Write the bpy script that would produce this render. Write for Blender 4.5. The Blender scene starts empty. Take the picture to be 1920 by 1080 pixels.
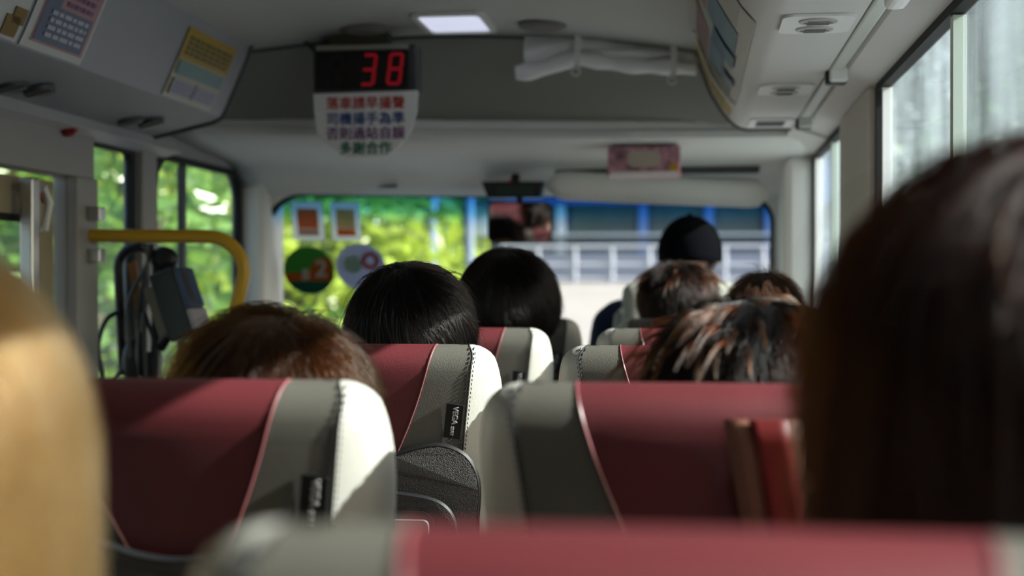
import bpy, bmesh, math, random
import numpy as np
from mathutils import Vector, Matrix
S = bpy.context.scene
COL = S.collection
R = math.radians
EYE = 1.2                                   # height of the eye above the bus floor
random.seed(4); rng = np.random.default_rng(4)

# ------------------------------------------------------------------ camera, world, sun, exposure
cd = bpy.data.cameras.new('camera'); cam = bpy.data.objects.new('camera', cd); COL.objects.link(cam)
cam.location = (0, 0, EYE)
cam.rotation_euler = (R(90 - 0.21), 0, math.atan2(340, 2667))
cd.lens = 50; cd.sensor_width = 36; cd.clip_start = 0.05; cd.clip_end = 500
cd.dof.use_dof = True; cd.dof.focus_distance = 2.02; cd.dof.aperture_fstop = 3.4
S.camera = cam
S.view_settings.view_transform = 'Standard'; S.view_settings.look = 'None'
S.view_settings.gamma = 1.0; S.view_settings.use_curve_mapping = False
S.view_settings.exposure = 0.25
try:
    S.cycles.max_bounces = 8; S.cycles.diffuse_bounces = 5; S.cycles.glossy_bounces = 4
    S.cycles.transmission_bounces = 6; S.cycles.transparent_max_bounces = 16
    S.cycles.caustics_reflective = False; S.cycles.caustics_refractive = False
    S.cycles.sample_clamp_indirect = 6.0
except Exception:
    pass
W = bpy.data.worlds.new('sky'); S.world = W; W.use_nodes = True
nt = W.node_tree; nt.nodes.clear()
wo = nt.nodes.new('ShaderNodeOutputWorld'); bg = nt.nodes.new('ShaderNodeBackground')
sk = nt.nodes.new('ShaderNodeTexSky'); sk.sky_type = 'NISHITA'; sk.sun_disc = False
SUN_AZ, SUN_EL = 96.5, 29.6                  # azimuth clockwise from straight ahead
sk.sun_elevation = R(SUN_EL); sk.sun_rotation = R(SUN_AZ); sk.dust_density = 3.0; sk.air_density = 1.2
bg.inputs['Strength'].default_value = 0.26
nt.links.new(sk.outputs[0], bg.inputs[0]); nt.links.new(bg.outputs[0], wo.inputs[0])
sl = bpy.data.lights.new('sun', 'SUN'); sl.energy = 15.0; sl.angle = R(0.6); sl.color = (1.0, 0.95, 0.87)
so = bpy.data.objects.new('sun', sl); COL.objects.link(so)
sd = Vector((math.sin(R(SUN_AZ))*math.cos(R(SUN_EL)), math.cos(R(SUN_AZ))*math.cos(R(SUN_EL)), math.sin(R(SUN_EL))))
so.rotation_euler = (-sd).to_track_quat('-Z', 'Y').to_euler(); so.location = sd*30

# ------------------------------------------------------------------ materials
MATS = {}
def mat(name, col=(.5,.5,.5), rough=.5, spec=.5, metal=0, bump=0, bscale=200, vary=0, vscale=5, emit=None, estr=0, coat=0):
    if name in MATS: return MATS[name]
    m = bpy.data.materials.new(name); m.use_nodes = True; n = m.node_tree; b = n.nodes['Principled BSDF']
    b.inputs['Base Color'].default_value = (*col, 1); b.inputs['Roughness'].default_value = rough
    b.inputs['Specular IOR Level'].default_value = spec; b.inputs['Metallic'].default_value = metal
    b.inputs['Coat Weight'].default_value = coat
    if emit:
        b.inputs['Emission Color'].default_value = (*emit, 1); b.inputs['Emission Strength'].default_value = estr
    tc = n.nodes.new('ShaderNodeTexCoord')
    if bump:
        t = n.nodes.new('ShaderNodeTexVoronoi') if bscale > 150 else n.nodes.new('ShaderNodeTexNoise')
        t.inputs['Scale'].default_value = bscale
        bp = n.nodes.new('ShaderNodeBump'); bp.inputs['Strength'].default_value = bump; bp.inputs['Distance'].default_value = .002
        n.links.new(tc.outputs['Object'], t.inputs['Vector']); n.links.new(t.outputs[0], bp.inputs['Height']); n.links.new(bp.outputs[0], b.inputs['Normal'])
    if vary:
        t = n.nodes.new('ShaderNodeTexNoise'); t.inputs['Scale'].default_value = vscale; t.inputs['Detail'].default_value = 4
        cr = n.nodes.new('ShaderNodeValToRGB')
        cr.color_ramp.elements[0].position = .3; cr.color_ramp.elements[1].position = .7
        cr.color_ramp.elements[0].color = (*[c*(1-vary) for c in col], 1); cr.color_ramp.elements[1].color = (*[min(1, c*(1+vary)) for c in col], 1)
        n.links.new(tc.outputs['Object'], t.inputs['Vector']); n.links.new(t.outputs['Fac'], cr.inputs[0]); n.links.new(cr.outputs[0], b.inputs['Base Color'])
    MATS[name] = m; return m

def glass(name, tint=(.93,.95,.95), dirt_glare=0.0, streak=False):
    m = bpy.data.materials.new(name); m.use_nodes = True; n = m.node_tree; n.nodes.clear(); L = n.links.new
    o = n.nodes.new('ShaderNodeOutputMaterial'); tr = n.nodes.new('ShaderNodeBsdfTransparent'); tr.inputs[0].default_value = (*tint, 1)
    gl = n.nodes.new('ShaderNodeBsdfGlossy'); gl.inputs['Roughness'].default_value = .02
    lw = n.nodes.new('ShaderNodeLayerWeight'); lw.inputs[0].default_value = .5
    pw = n.nodes.new('ShaderNodeMath'); pw.operation = 'POWER'; pw.inputs[1].default_value = 5; ml = n.nodes.new('ShaderNodeMath'); ml.operation = 'MULTIPLY_ADD'; ml.inputs[1].default_value = .35; ml.inputs[2].default_value = .015
    L(lw.outputs['Facing'], pw.inputs[0]); L(pw.outputs[0], ml.inputs[0])
    mx = n.nodes.new('ShaderNodeMixShader'); L(ml.outputs[0], mx.inputs[0]); L(tr.outputs[0], mx.inputs[1]); L(gl.outputs[0], mx.inputs[2])
    out = mx
    if dirt_glare:
        df = n.nodes.new('ShaderNodeBsdfTranslucent'); df.inputs[0].default_value = (.72,.86,.97,1)
        d2 = n.nodes.new('ShaderNodeBsdfDiffuse'); d2.inputs[0].default_value = (.5,.54,.56,1)
        md = n.nodes.new('ShaderNodeMixShader'); md.inputs[0].default_value = .25; L(df.outputs[0], md.inputs[1]); L(d2.outputs[0], md.inputs[2])
        tc = n.nodes.new('ShaderNodeTexCoord'); mp = n.nodes.new('ShaderNodeMapping'); mp.inputs['Scale'].default_value = (1, 5, 1.0) if streak else (3,3,3)
        t = n.nodes.new('ShaderNodeTexNoise'); t.inputs['Scale'].default_value = 2.2; t.inputs['Detail'].default_value = 8; t.inputs['Roughness'].default_value = .65
        L(tc.outputs['Object'], mp.inputs[0]); L(mp.outputs[0], t.inputs['Vector'])
        mr = n.nodes.new('ShaderNodeMapRange'); mr.inputs['From Min'].default_value = .35; mr.inputs['From Max'].default_value = .7
        mr.inputs['To Min'].default_value = dirt_glare*.35; mr.inputs['To Max'].default_value = dirt_glare*1.5
        L(t.outputs['Fac'], mr.inputs[0])
        m2 = n.nodes.new('ShaderNodeMixShader'); L(mr.outputs[0], m2.inputs[0]); L(mx.outputs[0], m2.inputs[1]); L(md.outputs[0], m2.inputs[2]); out = m2
    L(out.outputs[0], o.inputs[0]); return m

def hair_mat(name, mel, red=.5, rough=.28):
    m = bpy.data.materials.new(name); m.use_nodes = True; n = m.node_tree; n.nodes.clear()
    o = n.nodes.new('ShaderNodeOutputMaterial'); h = n.nodes.new('ShaderNodeBsdfHairPrincipled')
    h.model = 'CHIANG'; h.parametrization = 'MELANIN'
    h.inputs['Melanin'].default_value = mel; h.inputs['Melanin Redness'].default_value = red
    h.inputs['Roughness'].default_value = rough; h.inputs['Radial Roughness'].default_value = .4
    h.inputs['Random Color'].default_value = .15
    h.inputs['IOR'].default_value = 1.38
    n.links.new(h.outputs[0], o.inputs[0]); return m

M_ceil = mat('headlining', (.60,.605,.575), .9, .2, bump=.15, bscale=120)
M_wall = mat('wall_panel', (.34,.34,.335), .6, .3, bump=.1, bscale=140)
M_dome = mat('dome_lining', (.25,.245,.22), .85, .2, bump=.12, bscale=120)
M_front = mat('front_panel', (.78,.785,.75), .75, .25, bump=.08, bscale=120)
M_rack = mat('rack_panel', (.33,.335,.36), .55, .3, bump=.08, bscale=140)
M_rackR = mat('pale_rack_panel', (.66,.655,.63), .5, .35, bump=.06, bscale=140)
M_white = mat('white_plastic', (.80,.80,.78), .4, .5)
M_black = mat('black_plastic', (.012,.012,.013), .45, .5)
M_rubber = mat('rubber_gasket', (.010,.011,.010), .7, .3)
M_dark = mat('dark_grey_plastic', (.05,.05,.05), .5, .5)
M_grain = mat('grained_grey_plastic', (.085,.08,.075), .55, .5, bump=.8, bscale=650)
M_grain2 = mat('grained_black_plastic', (.035,.034,.033), .5, .5, bump=.7, bscale=650)
M_red = mat('red_leather', (.115,.017,.021), .46, .6, bump=.22, bscale=800, vary=.1, vscale=8)
M_grey = mat('grey_leather', (.112,.105,.088), .40, .5, bump=.22, bscale=800, vary=.08, vscale=8)
M_pale = mat('pale_leather', (.47,.457,.405), .45, .5, bump=.2, bscale=800, vary=.05, vscale=8)
M_piping = mat('pale_pink_piping', (.22,.065,.07), .4, .5)
M_thread = mat('black_thread', (.02,.02,.02), .7)
M_yellow = mat('yellow_paint', (.62,.36,.015), .35, .5)
M_metal = mat('brushed_metal', (.5,.5,.5), .35, .5, metal=1)
M_chrome = mat('chrome', (.8,.8,.8), .12, .5, metal=1)
M_floor = mat('floor_vinyl', (.10,.10,.105), .6, .4, vary=.2, vscale=40)
M_skin = mat('skin', (.50,.28,.19), .5, .4)
M_eye = mat('eye_dark', (.03,.02,.015), .2, .5)
M_glass = glass('clear_glass')
M_glassL = glass('side_glass', (.88,.92,.90), dirt_glare=.05)
M_glassR = glass('dusty_glass', (.86,.91,.93), dirt_glare=.08, streak=True)

# ------------------------------------------------------------------ mesh helpers
class MB:
    def __init__(s): s.bm = bmesh.new()
    def box(s, c, d, rot=None, bev=0):
        r = bmesh.ops.create_cube(s.bm, size=1); vs = r['verts']
        bmesh.ops.scale(s.bm, vec=d, verts=vs)
        if bev:
            es = list({e for v in vs for e in v.link_edges})
            r2 = bmesh.ops.bevel(s.bm, geom=es, offset=bev, segments=3, affect='EDGES', profile=.6)
            vs = list({v for f in r2['faces'] for v in f.verts} | {v for v in vs if v.is_valid})
        if rot is not None: bmesh.ops.rotate(s.bm, cent=(0,0,0), matrix=rot, verts=vs)
        bmesh.ops.translate(s.bm, vec=c, verts=vs); return s
    def tube(s, pts, rad, seg=10, cap=True):
        pts = [Vector(p) for p in pts]; n = len(pts)
        rads = rad if hasattr(rad, '__len__') else [rad]*n
        up = None; rings = []
        for i, p in enumerate(pts):
            t = (pts[min(i+1, n-1)] - pts[max(i-1, 0)]).normalized()
            if up is None: up = t.orthogonal().normalized()
            up = (up - t*up.dot(t)).normalized(); b = t.cross(up)
            rings.append([s.bm.verts.new(p + (up*math.cos(a) + b*math.sin(a))*rads[i]) for a in [2*math.pi*k/seg for k in range(seg)]])
        for a, b in zip(rings, rings[1:]):
            for k in range(seg): s.bm.faces.new((a[k], a[(k+1)%seg], b[(k+1)%seg], b[k]))
        if cap:
            s.bm.faces.new(rings[0][::-1]); s.bm.faces.new(rings[-1])
        return s
    def ball(s, c, r, seg=16, rot=None):
        q = bmesh.ops.create_uvsphere(s.bm, u_segments=seg, v_segments=max(6, seg*2//3), radius=1)['verts']
        r = (r, r, r) if not hasattr(r, '__len__') else r
        bmesh.ops.scale(s.bm, vec=r, verts=q)
        if rot is not None: bmesh.ops.rotate(s.bm, cent=(0,0,0), matrix=rot, verts=q)
        bmesh.ops.translate(s.bm, vec=c, verts=q); return s
    def capsule(s, a, b, ra, rb, seg=12):
        a, b = Vector(a), Vector(b); d = (b-a); l = d.length; d = d/l if l else Vector((0,0,1))
        pts, rr = [], []
        for k in range(5):
            t = math.pi/2*k/4; pts.append(a - d*ra*math.cos(t)*.999); rr.append(max(ra*math.sin(t), ra*.03))
        for k in range(5):
            t = math.pi/2*k/4; pts.append(b + d*rb*math.sin(t)*.999); rr.append(max(rb*math.cos(t), rb*.03))
        return s.tube(pts, rr, seg)
    def prism(s, loop, off):                       # loop of 3-D points extruded by vector off
        off = Vector(off); a = [s.bm.verts.new(p) for p in loop]; b = [s.bm.verts.new(Vector(p)+off) for p in loop]; n = len(a)
        s.bm.faces.new(a); s.bm.faces.new(b[::-1])
        for k in range(n): s.bm.faces.new((a[k], b[k], b[(k+1)%n], a[(k+1)%n]))
        return s
    def ring(s, outer, inner, off):                # closed frame between two loops with equal counts
        off = Vector(off); n = len(outer); V = s.bm.verts.new
        a = [V(p) for p in outer]; b = [V(p) for p in inner]; c = [V(Vector(p)+off) for p in outer]; d = [V(Vector(p)+off) for p in inner]
        for k in range(n):
            j = (k+1)%n
            for q in ((a[k],a[j],b[j],b[k]), (c[k],d[k],d[j],c[j]), (a[k],c[k],c[j],a[j]), (b[k],b[j],d[j],d[k])): s.bm.faces.new(q)
        return s
    def grid(s, rows):                             # rows of points -> sheet
        R_ = [[s.bm.verts.new(p) for p in r] for r in rows]
        for a, b in zip(R_, R_[1:]):
            for k in range(len(a)-1): s.bm.faces.new((a[k], a[k+1], b[k+1], b[k]))
        return s
    def build(s, name, m, parent=None, smooth=False, world=True, thick=0, sharp=40):
        bmesh.ops.recalc_face_normals(s.bm, faces=s.bm.faces)
        if parent is not None and world:
            bmesh.ops.translate(s.bm, vec=-parent_loc(parent), verts=s.bm.verts)
        me = bpy.data.meshes.new(name); s.bm.to_mesh(me); s.bm.free()
        o = bpy.data.objects.new(name, me); COL.objects.link(o)
        for mm in (m if isinstance(m, (list, tuple)) else [m]): me.materials.append(mm)
        if parent is not None: o.parent = parent
        if smooth:
            me.shade_smooth()
            try: me.set_sharp_from_angle(angle=R(sharp))
            except Exception: pass
        if thick:
            md = o.modifiers.new('thickness', 'SOLIDIFY'); md.thickness = thick; md.offset = 0
        return o
def parent_loc(p):
    v = Vector((0,0,0))
    while p is not None: v = v + p.location; p = p.parent
    return v
def tag(o, label=None, cat=None, group=None, kind=None):
    if label: o['label'] = label
    if cat: o['category'] = cat
    if group: o['group'] = group
    if kind: o['kind'] = kind
    return o
def thing(name, label, cat, loc=(0,0,0), group=None, rot=(0,0,0)):
    o = bpy.data.objects.new(name, None); COL.objects.link(o); o.location = loc; o.rotation_euler = rot
    return tag(o, label, cat, group)
def struct(name, mb, m, smooth=False, label=None, **k):
    o = mb.build(name, m, None, smooth, **k); tag(o, label, None, None, 'structure'); return o
def P(x, y, h): return Vector((x, y, EYE + h))
def rrect(x0, x1, z0, z1, r, n=6):
    out = []
    rs = r if hasattr(r, '__len__') else (r,)*4      # bl, br, tr, tl
    for (cx, cz, a0, q) in ((x0, z0, 180, rs[0]), (x1, z0, 270, rs[1]), (x1, z1, 0, rs[2]), (x0, z1, 90, rs[3])):
        sx = 1 if cx == x0 else -1; sz = 1 if cz == z0 else -1
        for k in range(n+1):
            a = R(a0 + 90*k/n); out.append((cx + sx*q + q*math.cos(a), cz + sz*q + q*math.sin(a)))
    return out
def text_mesh(txt, size, bold=0.0, spacing=1.0):
    c = bpy.data.curves.new('txt', 'FONT'); c.body = txt; c.size = size; c.align_x = 'CENTER'; c.align_y = 'CENTER'
    c.offset = bold; c.space_character = spacing; c.extrude = .0004
    o = bpy.data.objects.new('txt', c); COL.objects.link(o)
    dg = bpy.context.evaluated_depsgraph_get(); me = bpy.data.meshes.new_from_object(o.evaluated_get(dg))
    bpy.data.objects.remove(o); bpy.data.curves.remove(c); return me
def text(name, txt, size, m, parent, matrix, bold=0.0, spacing=1.0, heavy=0):
    me = text_mesh(txt, size, bold, spacing)
    if heavy:                                    # bolder strokes: the same outline laid four times a hair apart
        bm = bmesh.new()
        for k, (dx, dy) in enumerate(((-1,-1),(1,-1),(1,1),(-1,1))):
            q = me.copy(); q.transform(Matrix.Translation((dx*heavy, dy*heavy, k*.00003))); bm.from_mesh(q); bpy.data.meshes.remove(q)
        bm.to_mesh(me); bm.free()
    me.transform(matrix); me.materials.clear(); me.materials.append(m)
    o = bpy.data.objects.new(name, me); COL.objects.link(o); o.parent = parent; return o
def copy_tree(o, parent=None):
    c = o.copy(); COL.objects.link(c); c.parent = parent
    for ch in list(o.children): copy_tree(ch, c)
    return c

# ------------------------------------------------------------------ setting: the bus body
XL, XR = -1.40, .352                         # inner faces of the side walls
def ceil_h(x): return .652 - .05*((x+.545)/.56)**2 if abs(x+.545) < .6 else .652 - .05*((.6)/.56)**2
def base_y(x): t = (x - XL)/(XR - XL); return 3.42 + .33*t + .10*(1 - (2*t-1)**2)
def front_y(x, h): return base_y(x) + .92 + (.29 - h)*.28
b = MB(); b.box((-.52, 1.0, -.03), (2.0, 7.6, .06)); struct('floor', b, M_floor)
xs = np.linspace(XL, XR, 25)
b = MB(); b.grid([[P(x, y, ceil_h(x)) for x in xs] for y in (-2.5, -1, 0, 1, 2, 3)] + [[P(x, base_y(x), ceil_h(x)) for x in xs]])
struct('ceiling', b, M_ceil, True, thick=.01)
b = MB(); b.box((-.52, 1.0, EYE+.72), (2.0, 7.6, .05)); struct('roof', b, M_white)
# dark seam strip where ceiling meets the front dome
b = MB(); b.tube([P(x, base_y(x), ceil_h(x)-.006) for x in xs], .0075, 6); struct('trim_1', b, M_dark, True)
# front dome, ledge and header, swept across the bus
prof = [(0, None, 0), (.03, None, -.004), (.10, None, -.03), (.17, None, -.085), (.225, None, -.15), (.255, .455, 0), (.262, .43, 0),
        (.25, .420, 0), (.25, .408, 0), (.27, .400, 0), (.45, .388, 0), (.70, .372, 0), (.765, .362, 0), (.81, .345, 0), (.86, .315, 0), (.905, .285, 0)]
rows = []
for dy, h, dh in prof:
    rows.append([P(x, base_y(x)+dy, (h if h is not None else ceil_h(x)+dh)) for x in xs])
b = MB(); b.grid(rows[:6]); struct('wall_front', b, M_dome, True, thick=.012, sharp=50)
b = MB(); b.grid(rows[5:]); struct('trim_11', b, M_front, True, thick=.012, sharp=50)  # lip and header coloured paler than the dome to imitate light on them
# windscreen surround: ring with a rounded opening
def fr(x, h, d=0): return P(x, front_y(x, h)+d, h)
def dense(l, n=40):
    out = []
    for k in range(len(l)):
        a, c = l[k], l[(k+1)%len(l)]; m = max(1, int(math.dist(a, c)/.06))
        for j in range(m): out.append((a[0]+(c[0]-a[0])*j/m, a[1]+(c[1]-a[1])*j/m))
    return out
inner = dense(rrect(-1.355, .262, -.52, .283, (.1, .1, .085, .12)))
def push(p):
    cx, cz = -.545, -.35; dx, dz = p[0]-cx, p[1]-cz
    s = min((XR+.03-cx)/dx if dx > 0 else (XL-.03-cx)/dx if dx < 0 else 9, (.33-cz)/dz if dz > 0 else (-1.2-cz)/dz if dz < 0 else 9)
    return (cx+dx*s, cz+dz*s)
outer = [push(p) for p in inner]
b = MB(); b.ring([fr(*p, .0) for p in outer], [fr(*p, 0) for p in inner], (0, .05, 0)); struct('trim_2', b, M_front)
w1 = bpy.data.objects.new('window_1', None); COL.objects.link(w1); w1.location = fr(-.545, 0); tag(w1, kind='structure')
b = MB(); b.ring([fr(p[0], p[1], .006) for p in inner], [fr(p[0]+(-.012 if p[0] > -.5 else .012), p[1]*.985, .006) for p in inner], (0, .03, 0)); b.build('window_frame', M_rubber, w1)
gx = np.linspace(-1.36, .27, 20)
b = MB(); b.grid([[fr(x, h, .03) for x in gx] for h in (-.53, -.2, 0, .15, .288)]); b.build('window_pane', glass('windscreen_glass', (.95,.97,.97), dirt_glare=.05), w1, True)  # scattering mix stands in for sun glare hazing the windscreen
# sun-shade tint along the top of the glass
mt = bpy.data.materials.new('blue_tint_film'); mt.use_nodes = True; n = mt.node_tree; n.nodes.clear(); L = n.links.new
o_ = n.nodes.new('ShaderNodeOutputMaterial'); tr = n.nodes.new('ShaderNodeBsdfTransparent'); tc = n.nodes.new('ShaderNodeTexCoord')
sx = n.nodes.new('ShaderNodeSeparateXYZ'); mr = n.nodes.new('ShaderNodeMapRange'); cr = n.nodes.new('ShaderNodeValToRGB')
cr.color_ramp.elements[0].color = (.97,.98,1,1); cr.color_ramp.elements[1].color = (.03,.20,.62,1); cr.color_ramp.elements.new(.5).color = (.18,.55,.92,1)
mr.inputs['From Min'].default_value = .175; mr.inputs['From Max'].default_value = .285
L(tc.outputs['Object'], sx.inputs[0]); L(sx.outputs['Z'], mr.inputs[0]); L(mr.outputs[0], cr.inputs[0]); L(cr.outputs[0], tr.inputs[0]); L(tr.outputs[0], o_.inputs[0])
b = MB(); b.grid([[fr(x, h, .026) for x in gx] for h in (.17, .21, .25, .286)]); b.build('tint_band', mt, w1, True)

def side_wall(x0, x1, ya, yb, holes, h0=-1.2, h1=.70):
    b = MB(); y = ya
    for (a, c, lo, hi) in sorted(holes):
        if a > y: b.box(((x0+x1)/2, (y+a)/2, EYE+(h0+h1)/2), (abs(x1-x0), a-y, h1-h0))
        if lo > h0: b.box(((x0+x1)/2, (a+c)/2, EYE+(h0+lo)/2), (abs(x1-x0), c-a, lo-h0))
        b.box(((x0+x1)/2, (a+c)/2, EYE+(hi+h1)/2), (abs(x1-x0), c-a, h1-hi)); y = c
    b.box(((x0+x1)/2, (y+yb)/2, EYE+(h0+h1)/2), (abs(x1-x0), yb-y, h1-h0))
    return b
LH = [(1.55, 2.15, -.38, .335), (2.32, 3.045, -1.2, .238), (3.165, 3.44, -.42, .336), (3.575, 4.29, -.42, .342)]
RH = [(.12, .88, -.36, .38), (1.02, 2.81, -.36, .38), (3.45, 4.28, -.36, .375)]
b = side_wall(XL-.028, XL, -2.5, 4.72, LH)
for (yy, zz, sy) in ((4.29, .342, -1),):               # rounded top corner of the foremost window
    r = .10; arc = [(yy+sy*r - sy*r*math.cos(R(a)), zz-r+r*math.sin(R(a))) for a in range(0, 91, 15)]
    b.prism([(XL-.028, q[0], EYE+q[1]) for q in arc+[(yy, zz)]], (.028, 0, 0))
struct('wall_left', b, M_wall)
struct('wall_right', side_wall(XR, XR+.028, -2.5, 4.90, RH), M_wall)
b = MB(); b.box((-.52, -2.55, EYE-.25), (2.0, .08, 1.9)); struct('wall_rear', b, M_dark)

def side_window(n, x, hole, pane, bars=(), gw=.013, r=.03):
    a, c, lo, hi = hole; w = bpy.data.objects.new('window_%d' % n, None); COL.objects.link(w); w.location = (x, (a+c)/2, EYE+lo); tag(w, kind='structure')
    s = 1 if x > 0 else -1
    o = rrect(a-.004, c+.004, lo-.004, hi+.004, .02 if r < .05 else r); i = rrect(a+gw, c-gw, lo+gw, hi-gw, r)
    b = MB(); b.ring([(x - s*.004, p[0], EYE+p[1]) for p in o], [(x - s*.004, p[0], EYE+p[1]) for p in i], (s*.022, 0, 0)); b.build('window_frame', M_rubber, w)
    b = MB(); b.box((x + s*.014, (a+c)/2, EYE+(lo+hi)/2), (.004, c-a-.02, hi-lo-.02)); b.build('window_pane', pane, w)
    for (y, wd, m) in bars:
        b = MB(); b.box((x + s*.008, y, EYE+(lo+hi)/2), (.018, wd, hi-lo-.03)); b.build('window_bar', m, w)
    return w
M_bar = mat('pale_green_bar', (.50,.58,.50), .4, .5)
side_window(2, XL, LH[2], M_glassL); side_window(3, XL, LH[3], M_glassL, [(3.80, .022, M_dark)], r=.085)
side_window(4, XL, LH[0], M_glassL)  # out of view; narrowed to cut light from behind
side_window(5, XR, RH[1], M_glassR, [(2.01, .022, M_bar), (2.73, .012, M_white)])
side_window(6, XR, RH[2], M_glassR, [(3.72, .02, M_bar), (4.2, .014, M_white)])
side_window(7, XR, RH[0], M_glassR)  # out of view; width set for the sun it lets in

# left folding door, seen from inside
d = bpy.data.objects.new('door_1', None); COL.objects.link(d); d.location = (XL-.03, 2.68, .02); tag(d, kind='structure')
M_beige = mat('beige_door_paint', (.36,.31,.20), .5, .4)
o = rrect(2.33, 3.015, -1.16, .225, .01); i = rrect(2.42, 2.945, -.9, .145, .06)
b = MB(); b.ring([(XL-.045, p[0], EYE+p[1]) for p in o], [(XL-.045, p[0], EYE+p[1]) for p in i], (.03, 0, 0)); b.build('door_panel', M_beige, d)
i2 = rrect(2.435, 2.93, -.885, .13, .05)
b = MB(); b.ring([(XL-.013, p[0], EYE+p[1]) for p in i], [(XL-.013, p[0], EYE+p[1]) for p in i2], (-.02, 0, 0)); b.build('door_gasket', M_rubber, d)
b = MB(); b.box((XL-.03, 2.68, EYE-.38), (.004, .52, 1.05)); b.build('door_glass', M_glassL, d)
b = MB(); b.tube([(XL-.012, 2.875, EYE+.195), (XL+.03, 2.88, EYE+.20), (XL+.035, 2.89, EYE+.17), (XL+.03, 2.88, EYE+.115), (XL-.012, 2.875, EYE+.11)], .009, 10); b.build('door_handle', M_white, d, True)
b = MB(); b.box((XL+.02, 2.83, EYE+.05), (.03, .035, .34), bev=.006); b.build('door_latch', M_metal, d)
for (y, h, c, nm) in ((2.945, .195, (.30,.03,.04), 'red_spot'), (2.965, .185, (.30,.05,.06), 'pink_spot'), (2.905, .21, (.02,.30,.06), 'green_spot')):
    b = MB(); b.tube([(XL-.016, y, EYE+h), (XL-.010, y, EYE+h)], .011, 14); b.build('door_button', mat(nm, c, .4), d)
b = MB(); b.box((XL+.012, 3.105, EYE-.47), (.03, .115, 1.42), bev=.006); struct('trim_3', b, M_wall)          # door post
b = MB(); b.box((XL+.008, 2.70, EYE+.305), (.02, .92, .13), bev=.004); struct('trim_4', b, M_wall)           # panel above the door
b = MB(); b.box((XL+.006, 3.508, EYE-.04), (.02, .10, .78), bev=.008); struct('trim_5', b, M_wall)             # pillar between the left windows
b = MB(); b.box((XR-.006, 3.10, EYE-.02), (.02, .54, .80), bev=.008); struct('trim_6', b, mat('beige_pillar', (.74,.69,.63), .6, .3))  # right pillar
b = MB(); b.box((XL+.03, 4.42, EYE-.1), (.08, .24, .94), bev=.03); struct('trim_7', b, M_front)
b = MB(); b.box((XR-.03, 4.48, EYE-.1), (.10, .40, .96), bev=.04); struct('trim_8', b, M_front)
b = MB(); b.box((-.52, 4.52, EYE-.72), (1.78, .42, .5), bev=.06); struct('trim_9', b, mat('dashboard', (.06,.06,.062), .6, .4, bump=.3, bscale=160))

# ------------------------------------------------------------------ overhead racks
LP = [(-1.08, .66), (-1.108, .595), (-1.118, .565), (-1.150, .49), (-1.174, .435), (-1.184, .418), (-1.205, .408), (-1.36, .372), (-1.40, .370)]
lr = thing('overhead_rack', 'grey overhead rack panel along the door side, above the door', 'luggage rack', P(-1.25, 1.5, .38))
b = MB(); ya, yb = -2.4, 3.47
b.grid([[P(x, ya, h) for x, h in LP], [P(x, 1.0, h) for x, h in LP], [P(x, yb, h) for x, h in LP]])
b.prism([P(x, yb, h) for x, h in LP] + [P(-1.40, yb, .66)], (0, .004, 0)); b.build('rack_shell', M_rack, lr, True, sharp=30)
b = MB(); b.tube([P(x, yb+.006, h) for x, h in LP], .008, 6); b.build('end_seam', M_dark, lr, True)
b = MB(); b.prism([P(-1.365, ya, .374), P(-1.345, ya, .345), P(-1.40, ya, .33), P(-1.40, ya, .374)], (0, yb-ya+.16, 0)); b.build('lower_lip', mat('pale_lip', (.58,.585,.60), .5, .4), lr)
slope = math.atan2(.408-.372, .155)
def vent_left(y):
    for k, dy in enumerate((-.032, .032)):
        b = MB(); m = Matrix.Rotation(-slope, 3, 'Y')
        c = P(-1.30 + (.012 if k else -.012), y+dy, .385)
        b.tube([c, c + m @ Vector((0,0,-.010))], [.033, .030], 20); v = b.build('air_vent', M_dark, lr, True)
        b = MB(); b.box(c + m @ Vector((0,0,-.012)), (.05, .006, .004), rot=m); b.build('louvre', M_metal, v)
for y in (2.65, 3.235, 1.85): vent_left(y)

RP = [(-.02, .66), (.010, .608), (.020, .575), (.048, .502), (.078, .452), (.104, .422), (.122, .410), (.14, .406), (.255, .406), (.262, .418), (.285, .418), (.292, .404), (.352, .380)]
rr_ = thing('overhead_rack', 'pale overhead rack with air vents above the window side', 'luggage rack', P(.2, 1.5, .40))
ya, yb = -2.4, 3.80
b = MB(); b.grid([[P(x, y, h) for x, h in RP] for y in (ya, 1.0, yb)])
b.prism([P(x, yb, h) for x, h in RP] + [P(.352, yb, .66)], (0, .004, 0)); b.build('rack_shell', M_rackR, rr_, True, sharp=30)
b = MB(); b.tube([P(x, yb+.006, h) for x, h in RP[:9]], .007, 6); b.build('end_seam', M_dark, rr_, True)
b = MB(); b.box(P(.272, 1.4, .412), (.024, 7.0-.3, .014), bev=.004); b.build('light_rail', mat('ribbed_rail', (.60,.62,.57), .4, .5, bump=.5, bscale=100), rr_)
b = MB(); b.prism([P(.255, yb, .406), P(.352, yb, .375), P(.352, yb, .45), P(.255, yb, .45)], (0, .9, 0)); b.build('front_end', M_rackR, rr_)
for y in (2.26, 3.02):
    b = MB(); o = rrect(.135, .245, y-.075, y+.075, .02); 
    b.prism([P(p[0], p[1], .4055) for p in o], (0, 0, -.004)); v = b.build('vent_panel', M_white, rr_)
    for dy, dx in ((-.034, 0), (.034, 0)):
        b = MB(); c = P(.19, y+dy, .4015); b.tube([c, c+Vector((0,0,-.002)), c+Vector((0,0,-.003))], [.030,.029,.024], 24); q = b.build('air_nozzle', mat('grey_nozzle', (.42,.40,.37), .35, .5), v, True)
    for dy in (-.034, .034):
        b = MB()
        for k in (-1, 0, 1): b.box(P(.19, y+dy+k*.011, .3985), (.044-.01*abs(k), .003, .0016))
        b.build('nozzle_slat', M_dark, v)
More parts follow.
